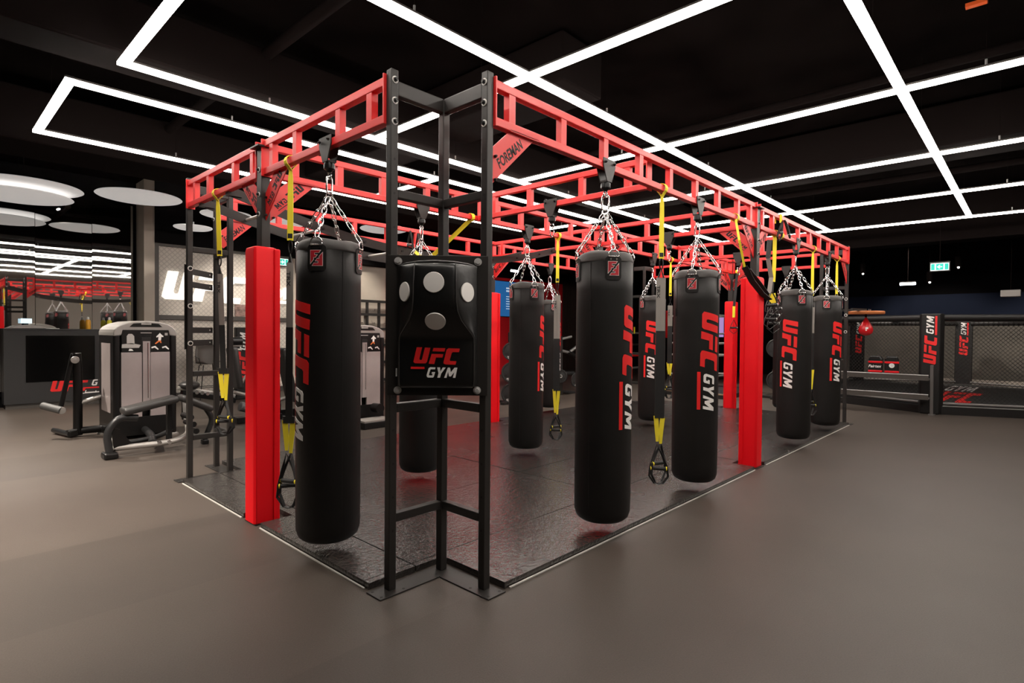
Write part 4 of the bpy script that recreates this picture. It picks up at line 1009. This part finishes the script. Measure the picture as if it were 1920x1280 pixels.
# lever arm with rollers at the mirror side of the tower
ay = 7.35
q = lambda px, py: at(px, py, 1, ay)-o
bend(lc, [q(146, 815), q(146, 700), q(143, 662)], .055, 'machine_black', 'arm_post')
obj('arm', MB().bar(q(137, 662), q(113, 768), .07, .055), 'machine_black', lc, bevel=.02)
for px, py in ((138, 674), (113, 768)):
    c = q(px, py); rl = obj('roller', MB().cyl(c+Vector((.0, -.10, 0)), c+(Vector((.08, .28, .0)) if py < 700 else Vector((-.17, .12, .06))), .048, 18), 'foam_grey', lc, smooth=True)
    obj('roller_end', MB().lathe([(.05, 0), (.045, .012), (1e-6, .016)], (0, 0, 0), 18), 'machine_silver', rl, smooth=True, loc=tuple(c+Vector((0, -.10, 0))), rot=(PI/2, 0, 0))
obj('arm_base', MB().bar((q(146, 815).x, ay-o.y-.0, .07), (q(146, 815).x-.12, ay-o.y-.02, .05), .12, .10), 'machine_black', lc, bevel=.02)
bend(lc, [Vector((q(146, 815).x, ay-o.y, .08)), Vector((.0, ay-o.y, .08))], .05, 'machine_black'); bend(lc, [q(146, 757), Vector((.02, ay-o.y, q(146, 745).z))], .035, 'machine_silver')
bend(lc, [Vector((q(113, 805).x, ay-o.y+.5, .05)), Vector((q(130, 812).x, ay-o.y-.05, .05))], .035, 'machine_tube')

m2 = thing('leg_extension_machine', 'weight-stack machine with pale cap seen between the nearest bag and the corner tower', 'gym machine', (2.72, 5.6, 0))
weight_tower(m2, .78, .75, 1.58)
obj('step_base', MB().box((.05, -.55, .0), (.62, -.02, .10)), 'machine_black', m2, bevel=.01)
obj('step_tread', MB().box((.07, -.53, .10), (.60, -.2, .12)), 'plastic_grey', m2)
obj('counter_roller', MB().cyl((.50, -.30, .26), (.50, -.12, .26), .075, 18), 'machine_black', m2, smooth=True)
# seated press machine further back
sm = thing('seated_press_machine', 'black seated press machine with tall backrest behind the padded post', 'gym machine', (2.45, 7.1, 0))
o2 = Vector((2.45, 7.1, 0)); g2 = lambda px, py, Y=7.1: at(px, py, 1, Y)-o2
pad(sm, g2(548, 752), g2(527, 652), .34, .10, 'backrest'); pad(sm, g2(446, 728), g2(434, 650), .30, .10, 'backrest')
pad(sm, g2(470, 762), g2(520, 758), .36, .10, 'seat')
bend(sm, [g2(519, 690), g2(522, 790), g2(535, 812), g2(552, 800)], .045, 'machine_black')
bend(sm, [g2(515, 752), g2(540, 744), g2(566, 738)], .030, 'machine_silver'); bend(sm, [g2(517, 672), g2(530, 660)], .035, 'machine_silver')
bend(sm, [g2(438, 790), g2(470, 800), g2(545, 778)], .05, 'machine_black')
obj('foam_roller', MB().cyl(g2(436, 758)+Vector((0, -.3, 0)), g2(470, 766)+Vector((0, -.3, 0)), .075, 16), 'foam_grey', sm, smooth=True)
bend(sm, [g2(438, 735), g2(470, 742)], .03, 'machine_silver'); bend(sm, [g2(452, 722), g2(462, 700), g2(490, 705)], .02, 'machine_silver')
obj('base_frame', MB().box((g2(520, 790).x, .0, .02), (g2(590, 780).x, .25, .13)), 'machine_black', sm, bevel=.01)
obj('base_frame', MB().box((g2(436, 795).x, -.2, .0), (g2(520, 785).x, .0, .10)), 'machine_black', sm, bevel=.01)
for k in range(3): obj('grip', MB().cyl(g2(440, 640+8*k)+Vector((0, .2, 0)), g2(462, 640+8*k)+Vector((0, .2, 0)), .07 if k == 0 else .02, 12), 'machine_black' if k == 0 else 'machine_silver', sm, smooth=True)
b3 = thing('recline_bench', 'low reclined bench with silver rail behind the leg curl bench', 'bench', (1.4, 8.0, 0)); o3 = Vector((1.4, 8.0, 0)); g3 = lambda px, py: at(px, py, 1, 8.0)-o3
obj('rail', MB().bar(g3(333, 727), g3(440, 742), .10, .06), 'machine_silver', b3, bevel=.015)
obj('side_plate', MB().bar(g3(340, 736), g3(440, 750), .14, .09), 'machine_black', b3, bevel=.01)
for px in (366, 376, 386): obj('adjuster', MB().cyl(g3(px, 735+(px-366)*.1)+Vector((0, -.09, 0)), g3(px, 735+(px-366)*.1)+Vector((0, -.06, 0)), .030, 12), 'chrome', b3, smooth=True)
for px in (345, 430): obj('leg', MB().bar(g3(px, 745), Vector((g3(px, 745).x, 0, 0)), .06, .06), 'machine_black', b3)
obj('seat', MB().sphere(g3(355, 722), .16, 10, (1, 1, .5)), 'vinyl_black', b3, smooth=True)
# stool by the sign wall
st = thing('bar_stool', 'brown shell bar stool with thin metal legs before the sign wall', 'stool', (2.41, 10.5, 0))
vs = []; n = 9
for j in range(7):
    for i in range(n):
        u = (i/(n-1)-.5)*2; v = j/6
        if v < .5: y = -.20+.36*v*2; z = .75+.02*u*u+.02*(1-v*2)
        else: y = .16+.06*(v-.5)*2; z = .75+.40*(v-.5)*2
        vs.append((u*.21*(1-.15*abs(2*v-1)**3), y-.05*u*u*(v > .4), z+.03*u*u))
fs = [(j*n+i, j*n+i+1, (j+1)*n+i+1, (j+1)*n+i) for j in range(6) for i in range(n-1)]
sh_ = obj('shell_seat', MB().add(vs, fs), 'chair_shell', st, smooth=True); so = sh_.modifiers.new('solid', 'SOLIDIFY'); so.thickness = .018
for x, y in ((-.13, -.12), (.13, -.12), (-.13, .12), (.13, .12)): obj('leg', MB().cyl((x, y, .75), (x*1.7, y*1.7, 0), .010, 8), 'steel_black', st, smooth=True)
obj('footrest', MB().tube([(-.19, -.17, .28), (.19, -.17, .28), (.19, .17, .28), (-.19, .17, .28)], .008, 6, True), 'steel_black', st)
obj('arm_loop', MB().tube([(-.17, -.10, .74), (-.22, -.12, .90), (-.22, .10, .92), (-.18, .17, .95)], .009, 6), 'steel_black', st, smooth=True)
def lettering_up(parent, O, U, h, dz, mats=('print_red', 'print_white')):
    """UFC GYM reading upwards; U = direction of the letters' bottoms (viewer's right)"""
    fr_ = (O, (0,0,1), tuple(-Vector(U)))
    obj('logo_ufc', poly_mesh(place(UFC, h), fr_, .003), mats[0], parent)
    obj('logo_gym', poly_mesh(place(GYM, h*.62, h*3.05, h*.24), fr_, .003), mats[1], parent)
    obj('logo_bar', poly_mesh([[(h*2.95, -.02*h), (h*4.85, -.02*h), (h*4.85, .15*h), (h*2.95, .15*h)]], fr_, .003), mats[0], parent)
pp = at(455, 700, 1, 10.2)
bp2 = thing('padded_pillar', 'black padded pillar with vertical UFC GYM lettering behind the seated press machine', 'padded pillar', (pp.x, 10.2, 0))
obj('pad', MB().box((-.16, -.08, 0), (.16, .08, 1.55)), 'cage_vinyl', bp2, bevel=.02)
lettering_up(bp2, (.09, -.083, .42), (1, 0, 0), .21, 0)

# ------------------------------------------------------------------ weight area behind the rig
def plate(c, ax, r, txt, label, th=.045, grp=None):
    ax = Vector(ax).normalized(); t = thing('weight_plate', label, 'weight plate', tuple(c), 0, grp)
    R = ax.to_track_quat('Z', 'Y').to_matrix().to_4x4()
    prof = [(.028, -th*.5), (.05, -th*.5), (r*.45, -th*.25), (r*.82, -th*.25), (r*.86, -th*.5), (r*.97, -th*.5), (r, -th*.35), (r, th*.35), (r*.97, th*.5), (r*.86, th*.5), (r*.82, th*.25), (r*.45, th*.25), (.05, th*.5), (.028, th*.5), (.028, -th*.5)]
    obj('disc', MB().lathe(prof, n=36).xf(R), 'rubber_black', t, smooth=True)
    obj('hub', MB().lathe([(.026, -th*.55), (.042, -th*.55), (.042, th*.55), (.026, th*.55), (.026, -th*.55)], n=18).xf(R), 'zinc', t, smooth=True)
    x = Vector((0,0,1)).cross(ax).normalized(); z = ax.cross(x)
    for k in range(3):
        a = PI/2+k*2*PI/3; c_ = (x*math.cos(a)+z*math.sin(a))*r*.63
        obj('grip_slot', MB().cyl(c_+ax*th*.2, c_+ax*th*.27, r*.13, 14), 'cut_black', t)
    if txt:
        for s in (1, -1): text('weight_number', txt, z*s*r*.66+x*s*r*.30+ax*(th*.28), x*s, z*s, r*.26, 'print_white', t)
    return t
tr = at(962, 758, 2, 0); TX, TY = tr.x+.05, tr.y+.1
pt = thing('plate_tree', 'black plate tree loaded with round weights before the red wall', 'weight rack', (TX, TY, 0))
obj('mast', MB().box((-.04, -.04, .05), (.04, .04, 1.30)), 'steel_black', pt); obj('foot', MB().box((-.28, -.05, 0), (.28, .05, .06)), 'steel_black', pt, bevel=.01); obj('foot', MB().box((-.05, -.3, 0), (.05, .3, .055)), 'steel_black', pt, bevel=.01)
obj('mast_head', MB().box((-.08, -.09, 1.28), (.08, .05, 1.50)), 'machine_black', pt, bevel=.03, seg=3); obj('head_bolt', MB().cyl((0, -.1, 1.44), (0, -.085, 1.44), .03, 14), 'chrome', pt)
fv = Vector((CAM.x-TX, CAM.y-TY, 0)).normalized()
for z, r, s in ((1.10, .19, '15'), (.665, .212, '20'), (.232, .212, '25')):
    obj('peg', MB().cyl((0, 0, z), tuple(fv*.26+Vector((0, 0, z))), .024, 10), 'zinc', pt, smooth=True)
    plate(Vector((TX, TY, z))+fv*.14, fv, r, s, {'15': 'topmost black weight plate marked 15 on the plate tree', '20': 'middle black weight plate marked 20 on the plate tree', '25': 'lowest black weight plate on the plate tree'}[s], .05)
bk = thing('lever_press_machine', 'grey-armed lever press machine loaded with a plate behind the centre bags', 'gym machine', (8.6, 6.0, 0)); ob = Vector((8.6, 6.0, 0)); gb = lambda px, py: at(px, py, 1, 6.0)-ob
bend(bk, [gb(1046, 637), gb(1071, 631)], .03, 'rack_silver'); bend(bk, [gb(1066, 661), gb(1092, 642), gb(1110, 634)], .035, 'rack_silver'); bend(bk, [gb(1046, 656), gb(1064, 660)], .035, 'rack_silver')
bend(bk, [gb(1066, 660), gb(1080, 668), gb(1090, 680)], .05, 'machine_black')
for px, py in ((1079, 664), (1083, 669), (1086, 674)): obj('spring', MB().sphere(gb(px, py)+Vector((0, -.06, 0)), .035, 8), 'zinc', bk, smooth=True)
obj('upright', MB().bar(gb(1050, 745), gb(1050, 630), .09, .09), 'steel_black', bk); obj('upright', MB().bar(gb(1104, 745), gb(1104, 630), .09, .09), 'steel_black', bk)
for a, b_ in (((1048, 733), (1092, 738)), ((1046, 745), (1076, 749)), ((1052, 700), (1075, 699))): bend(bk, [gb(*a), gb(*b_)], .045, 'machine_tube')
plate(at(1084, 712, 1, 5.85), (-.5, -1, 0), .20, '20', 'black weight plate marked 20 on the lever press machine')
plate(at(1052, 705, 1, 5.9), (-1, -.25, 0), .16, '', 'small dark weight plate on the lever press upright')
# power rack and plates beyond the far end of the rig
pr_ = thing('power_rack', 'silver tube power rack beyond the far end of the rig', 'power rack', (11.6, 3.4, 0)); op = Vector((11.6, 3.4, 0))
for x, y in ((0, 0), (0, 1.2), (1.1, 0), (1.1, 1.2)): obj('upright', MB().cyl((x, y, 0), (x, y, 2.0), .028, 10), 'rack_silver', pr_, smooth=True)
for z in (.45, .95, 1.25, 1.5, 1.95):
    for x in (0, 1.1): obj('side_rail', MB().cyl((x, 0, z), (x, 1.2, z), .022, 8), 'rack_silver', pr_, smooth=True)
    for y in (0, 1.2): obj('cross_rail', MB().cyl((0, y, z), (1.1, y, z), .022, 8), 'rack_silver', pr_, smooth=True)
obj('platform', MB().box((-.8, -.6, 0), (1.5, 1.6, .10)), 'rubber_black', pr_); obj('platform_edge', MB().box((-.81, -.61, .085), (-.72, 1.6, .105)), 'platform_wood', pr_)
PLX = 11.75
for px, py, r in ((1456, 653, .22), (1459, 684, .11), (1456, 713, .22)):
    c = at(px, py, 0, PLX); d = Vector((CAM.x-c.x, CAM.y-c.y, 0)).normalized()
    plate(c, d, r, '', {653: 'upper large black disc with metal hub on the plate stand', 684: 'small black disc with metal hub between two large discs', 713: 'lower large black disc with metal hub on the plate stand'}[py], .06)
c0 = at(1458, 684, 0, PLX)
ps = thing('plate_stand', 'black plate stand holding three discs behind the aisle bags', 'weight rack', (PLX+.12, c0.y+.04, 0))
obj('mast', MB().box((-.04, -.04, 0), (.04, .04, 1.6)), 'steel_black', ps); obj('foot', MB().box((-.3, -.06, 0), (.3, .06, .07)), 'steel_black', ps, bevel=.01); obj('foot', MB().box((-.06, -.35, 0), (.06, .35, .065)), 'steel_black', ps, bevel=.01)
for x, y in ((12.6, 5.2), (13.0, 5.9)):
    pass
sv = at(1344, 603, 1, 5.4)
vs_ = thing('poster_screen', 'violet lit screen glimpsed behind the far power rack', 'screen', (sv.x, 5.4, 1.45)); obj('case', MB().box((-.5, 0, -.1), (.6, .06, .72)), 'machine_black', vs_); obj('display', MB().box((-.46, -.006, -.06), (.56, 0, .68)), 'screen_violet', vs_)
obj('stand', MB().box((-.05, .0, -1.45), (.05, .06, -.1)), 'steel_black', vs_); obj('stand_base', MB().box((-.35, -.2, -1.45), (.35, .25, -1.42)), 'steel_black', vs_)
rb = at(1253, 590, 1, 6.6)
rbx = thing('red_banner_stand', 'red banner panel on a dark frame behind the centre beam straps', 'banner', (rb.x, 6.6, 0)); obj('panel', MB().box((-.35, 0, 1.35), (.25, .03, 2.25)), 'print_red', rbx); obj('frame', MB().box((-.38, .03, .0), (-.30, .07, 2.3)), 'steel_black', rbx); obj('frame', MB().box((.2, .03, 0), (.28, .07, 2.3)), 'steel_black', rbx); obj('base', MB().box((-.45, -.2, 0), (.35, .25, .03)), 'steel_black', rbx)
rr = at(1192, 690, 1, 7.4)
fs_ = thing('functional_frame', 'red and black storage frame with yellow straps behind the aisle bag', 'storage rack', (rr.x, 7.4, 0))
for x in (-.5, .25, 1.0): obj('post', MB().box((x-.035, -.035, 0), (x+.035, .035, 2.0)), 'steel_black', fs_)
for z, m_ in ((.35, 'rack_silver'), (.75, 'print_red'), (1.12, 'steel_black'), (1.5, 'rack_silver')): obj('shelf_rail', MB().box((-.5, -.03, z-.03), (1.0, .03, z+.03)), m_, fs_)
for x, z in ((-.2, 1.70), (.45, 1.68), (.62, .95), (.70, .93)): obj('strap', MB().box((x-.03, -.06, z-.22), (x+.03, -.04, z)), 'strap_yellow', fs_)
for x in (.55, .75): obj('ring_handle', MB().tube([(x+.09*math.cos(a), -.07, .58+.12*math.sin(a)) for a in [2*PI*k/18 for k in range(18)]], .014, 6, True), 'rubber_black', fs_, smooth=True)
obj('shelf_print', MB().box((.26, -.045, .96), (.34, -.04, 1.04)), 'print_white', fs_)

# ------------------------------------------------------------------ octagon cage (right)
CX, CY_, CR = 14.9, -.87, 3.4; CH = 1.90; PZ = .15
V8 = [Vector((CX+CR*math.cos(PI+k*PI/4), CY_+CR*math.sin(PI+k*PI/4), 0)) for k in range(8)]
cage = thing('octagon_cage', 'black octagonal fight cage with padded posts and chain-link fence', 'fight cage', (CX, CY_, 0)); oc = Vector((CX, CY_, 0))
out = [(v-oc)*1.03 for v in V8]
obj('platform', MB().prism([(v.x, v.y) for v in out], ((0, 0, PZ/2), (1,0,0), (0,1,0)), PZ-.002), 'cage_vinyl', cage)
obj('canvas', MB().prism([((v-oc).x*.97, (v-oc).y*.97) for v in V8], ((0, 0, PZ+.004), (1,0,0), (0,1,0)), .008), 'pad_canvas', cage)
for k in range(8):
    a, b_ = V8[k]-oc, V8[(k+1) % 8]-oc; d = (b_-a).normalized(); a2, b2 = a+d*.18, b_-d*.18; ln = (b2-a2).length
    obj('top_pad', MB().cyl(a2+Vector((0,0,CH-.06)), b2+Vector((0,0,CH-.06)), .065, 14), 'cage_vinyl', cage, smooth=True)
    obj('bottom_rail', MB().cyl(a2+Vector((0,0,PZ+.05)), b2+Vector((0,0,PZ+.05)), .03, 10), 'rack_grey', cage, smooth=True)
    m = MB(); z0, z1 = PZ+.06, CH-.10; hh_ = z1-z0; st_ = .075 if k in (0, 7) else .11; u = -hh_
    while u < ln:
        for s in (1, -1):
            ua, ub = (u, u+hh_); za, zb_ = (z0, z1) if s > 0 else (z1, z0)
            c0_, c1_ = max(0, ua), min(ln, ub)
            if c1_-c0_ > .02:
                f0, f1 = (c0_-ua)/hh_, (c1_-ua)/hh_
                m.bar(a2+d*c0_+Vector((0,0,za+(zb_-za)*f0)), a2+d*c1_+Vector((0,0,za+(zb_-za)*f1)), .005, .005)
        u += st_
    f_ = obj('chain_link_fence', m, 'fence_wire', cage); f_['kind'] = 'stuff'
    nrm = a.normalized(); tx = Vector((-nrm.y, nrm.x, 0))
    p_ = obj('post_pad', MB().prism([(-.20, -.10), (-.14, .13), (.14, .13), (.20, -.10)], (a, tx, nrm), .001) if False else MB().add([a+tx*u_+nrm*v_+Vector((0,0,z)) for z in (.002, CH+.02) for u_, v_ in ((-.20, -.06), (-.15, .13), (.15, .13), (.20, -.06))], [(3,2,1,0), (4,5,6,7), (0,1,5,4), (1,2,6,5), (2,3,7,6), (3,0,4,7)]), 'cage_vinyl', cage, bevel=.025, seg=3)
    if k == 0: lettering_up(p_, a+nrm*.133+(-tx)*-.0+Vector((0,0,1.02))+tx*-.12, tx*-1, .185, 0, ('print_red', 'print_white')) if False else lettering_up(p_, tuple(a+nrm*.133+tx*.095+Vector((0,0,.95))), tuple(tx), .19, 0)
    if k in (3, 4, 5): lettering_up(p_, tuple(a-nrm*.063-tx*.095+Vector((0,0,.95))), tuple(-tx), .19, 0)
cl = at(1838, 745, 2, PZ)-oc; lv = (at(1800, 736, 2, PZ).x-at(1800, 756, 2, PZ).x); lx0 = at(1800, 756, 2, PZ).x-CX
fr_ = ((lx0, cl.y, PZ+.009), (0, -.62, 0), (lv/.5, 0, 0))
obj('canvas_logo', poly_mesh(place(UFC, .50, -1.46, 0), fr_, .002), 'print_red', cage); obj('canvas_logo', poly_mesh(place(GYM, .32, -1.25, .56), fr_, .002), 'print_white', cage)
obj('apron_line', MB().cyl(out[0]*.985+Vector((0,0,PZ+.006)), out[1]*.985+Vector((0,0,PZ+.006)), .010, 6), 'rack_silver', cage)
# wall behind the cage
WX = 19.4
struct('wall_cage', MB().box((WX, -7.9, 0), (WX+.1, 4.6, 1.95)), 'cage_wall')
struct('wall_cage_upper', MB().box((WX+.02, -7.9, 1.95), (WX+.1, 8.0, 2.75)), 'wall_navy')
struct('trim_1', MB().box((WX-.05, -7.9, .05), (WX, 4.6, .22)), 'wall_cream')
# two tier rack in front of the cage
rk = thing('storage_bench_rack', 'low two-tier grey steel rack standing in front of the cage', 'rack', (11.15, -.92, 0))
for y in (.0, 1.95):
    obj('leg', MB().bar((.12, y, .0), (-.02, y, .94) if False else (.04, y, .94), .05, .05), 'rack_grey', rk, bevel=.004); obj('leg_foot', MB().box((.02, y-.05, 0), (.22, y+.05, .012)), 'rack_grey', rk)
for z in (.66, .30):
    obj('shelf', MB().box((-.12, .03, z), (.10, 1.92, z+.03)), 'rack_grey', rk); obj('shelf_lip', MB().box((-.14, .03, z+.0), (-.12, 1.92, z+.09)), 'frame_dark', rk); obj('shelf_edge', MB().cyl((-.13, .03, z+.095), (-.13, 1.92, z+.095), .010, 8), 'rack_silver', rk)
def kick_pad(px, py, rz, label, script):
    c = at(px, py, 0, 11.12); t = thing('kick_pad', label, 'kick pad', (11.12, c.y, .692), rz)
    pr2 = [(-.10, 0), (.10, 0), (.115, .06), (.115, .34), (.08, .40), (-.08, .40), (-.115, .34), (-.115, .06)]
    obj('cushion', MB().prism(pr2, ((0, 0, 0), (0,1,0), (0,0,1)), .14), 'leather', t, bevel=.02, seg=3)
    for z in (.10, .28): obj('red_band', MB().box((-.074, -.118, z-.02), (.074, .118, z+.02)), 'ball_red', t, bevel=.006)
    if script: text('script', 'Fairtex', (-.078, 0, .20), (0,-1,0), (0,0,1), .055, 'print_white', t, shear=.25, t=.001); 
    else: obj('emblem', MB().lathe([(.022, 0), (.045, 0), (.045, .004), (.022, .004), (.022, 0)], (0, 0, 0), 20), 'print_white', t, loc=(-.076, 0, .22), rot=(0, -PI/2, 0))
kick_pad(1642, 690, .0, 'black and red kick pad with white script on the rack', True)
kick_pad(1672, 690, .15, 'black and red kick pad with ring emblem on the rack', False)
# signs and small lights towards the right rear
ex = at(1762, 500, 0, 12.4); exit_sign(ex, (0, -1, 0), .30, .15, True, 'green exit sign with arrow hanging above the cage front')
obj('exit_sign_rod', MB().cyl((ex.x, ex.y, ex.z+.1), (ex.x, ex.y, RZ), .004, 6), 'duct_black', bpy.data.objects['exit_sign.001']).location = (-ex.x, -ex.y, -ex.z)
for px, py, L_, lab in ((1702, 532, .36, 'short white tube light glowing beyond the cage'), (965, 508, .34, 'short white tube light above the weight area')):
    c = at(px, py, 0, 17.0) if px > 1500 else at(px, py, 1, 10.4); dv = Vector((0, 1, 0)) if px > 1500 else Vector((1, 0, 0))
    t = thing('tube_light', lab, 'tube light', tuple(c)); obj('tube', MB().cyl(-dv*L_/2, dv*L_/2, .035, 12), 'tube_light', t, smooth=True); obj('bracket', MB().bar(-dv*L_/2+Vector((0,0,.05)), dv*L_/2+Vector((0,0,.05)), .06, .03), 'steel_black', t); obj('rod', MB().cyl((0, 0, .05), (0, 0, RZ-c.z), .004, 6), 'duct_black', t)
for px, py in ((1681, 451), (1618, 514), (1797, 502), (1743, 530), (1665, 458)):
    c = at(px, py, 0, 15.0); t = thing('spotlight', 'small black ceiling spotlight above the cage area', 'spotlight', tuple(c), 0, 'spotlights above the cage')
    obj('barrel', MB().cyl((0, 0, .02), (.08, .02, .26), .06, 14), 'duct_black', t, smooth=True); obj('lens', MB().cyl((-.012, -.004, .0), (0, 0, .02), .022, 12), 'spot_glow', t, smooth=True); obj('stem', MB().cyl((.05, .01, .2), (.05, .01, RZ-c.z), .012, 8), 'duct_black', t)
c = at(1895, 550, 0, 14.0); t = thing('ceiling_speaker', 'pale box unit hanging above the cage', 'speaker', tuple(c)); obj('case', MB().box((-.12, -.16, -.07), (.12, .16, .07)), 'plastic_grey', t, bevel=.01); obj('bracket', MB().cyl((0, 0, .07), (0, 0, RZ-c.z), .006, 8), 'duct_black', t)
c = at(1830, 54, 2, 4.35); t = tag(obj('orange_marker', MB().box((c.x-.03, c.y-.08, RZ-.035), (c.x+.03, c.y+.08, RZ-.001)), 'orange_sign'), 'small orange marker plate fixed up under the black ceiling', 'marker')

# spotlights added to brighten the walls, left floor, cage and weight area
def added_spot(loc, target, power, deg, label, col=(1.0, 0.90, 0.78), blend=.6):
    t = thing('added_spotlight', label, 'spotlight', tuple(loc)); d = (Vector(target)-Vector(loc)).normalized()
    obj('barrel', MB().cyl(-d*.10, d*.10, .055, 16), 'duct_black', t, smooth=True); obj('lens', MB().cyl(d*.096, d*.101, .04, 14), 'spot_glow', t, smooth=True)
    obj('stem', MB().cyl((0, 0, 0), (0, 0, RZ-loc[2]), .012, 8), 'duct_black', t)
    ld = bpy.data.lights.new('spot_beam', 'SPOT'); ld.energy = power; ld.spot_size = math.radians(deg); ld.spot_blend = blend; ld.color = col; ld.shadow_soft_size = .05
    lo = bpy.data.objects.new('spot_beam', ld); link(lo, t); lo.location = d*.12; lo.rotation_mode = 'QUATERNION'; lo.rotation_quaternion = d.to_track_quat('-Z', 'Y')
for x, l in ((2.2, 'the U of'), (3.3, 'the C of'), (4.3, 'the right end of')): added_spot((x, 9.3, 4.25), (x, 11.3, 1.5), 240, 62, 'added black spotlight aimed at %s the big wall letters' % l)
added_spot((-1.6, 8.6, 4.3), (-1.4, 8.4, 0), 1500, 100, 'added black spotlight over the floor before the mirror')
added_spot((-3.2, 5.2, 4.3), (-3.0, 5.0, 0), 1700, 100, 'added black spotlight over the open floor left of the machines')
added_spot((.4, 9.4, 4.3), (1.5, 11.2, 1.3), 1300, 50, 'added black spotlight aimed at the beige column')
added_spot((6.0, 9.4, 4.3), (6.2, 11.4, 1.8), 330, 70, 'added black spotlight aimed at the grid shelf')
added_spot((9.8, 9.2, 4.3), (9.8, 11.4, 1.6), 420, 80, 'added black spotlight aimed at the red wall')
added_spot((16.3, .2, 4.2), (19.4, -.2, .5), 560, 72, 'added black spotlight inside the cage aimed at its rear wall')
added_spot((16.3, -3.0, 4.2), (19.4, -3.2, .5), 560, 72, 'added black spotlight inside the cage aimed past the far post')
added_spot((12.4, 4.4, 4.2), (12.0, 3.6, 0), 700, 95, 'added black spotlight above the power rack')
added_spot((-3.4, 2.2, 4.3), (-2.6, 3.2, 0), 1500, 85, 'added black spotlight over the open floor beside the ladder tower')
added_spot((6.6, 4.7, 4.2), (7.0, 5.9, .5), 420, 70, 'added black spotlight aimed at the plate tree')
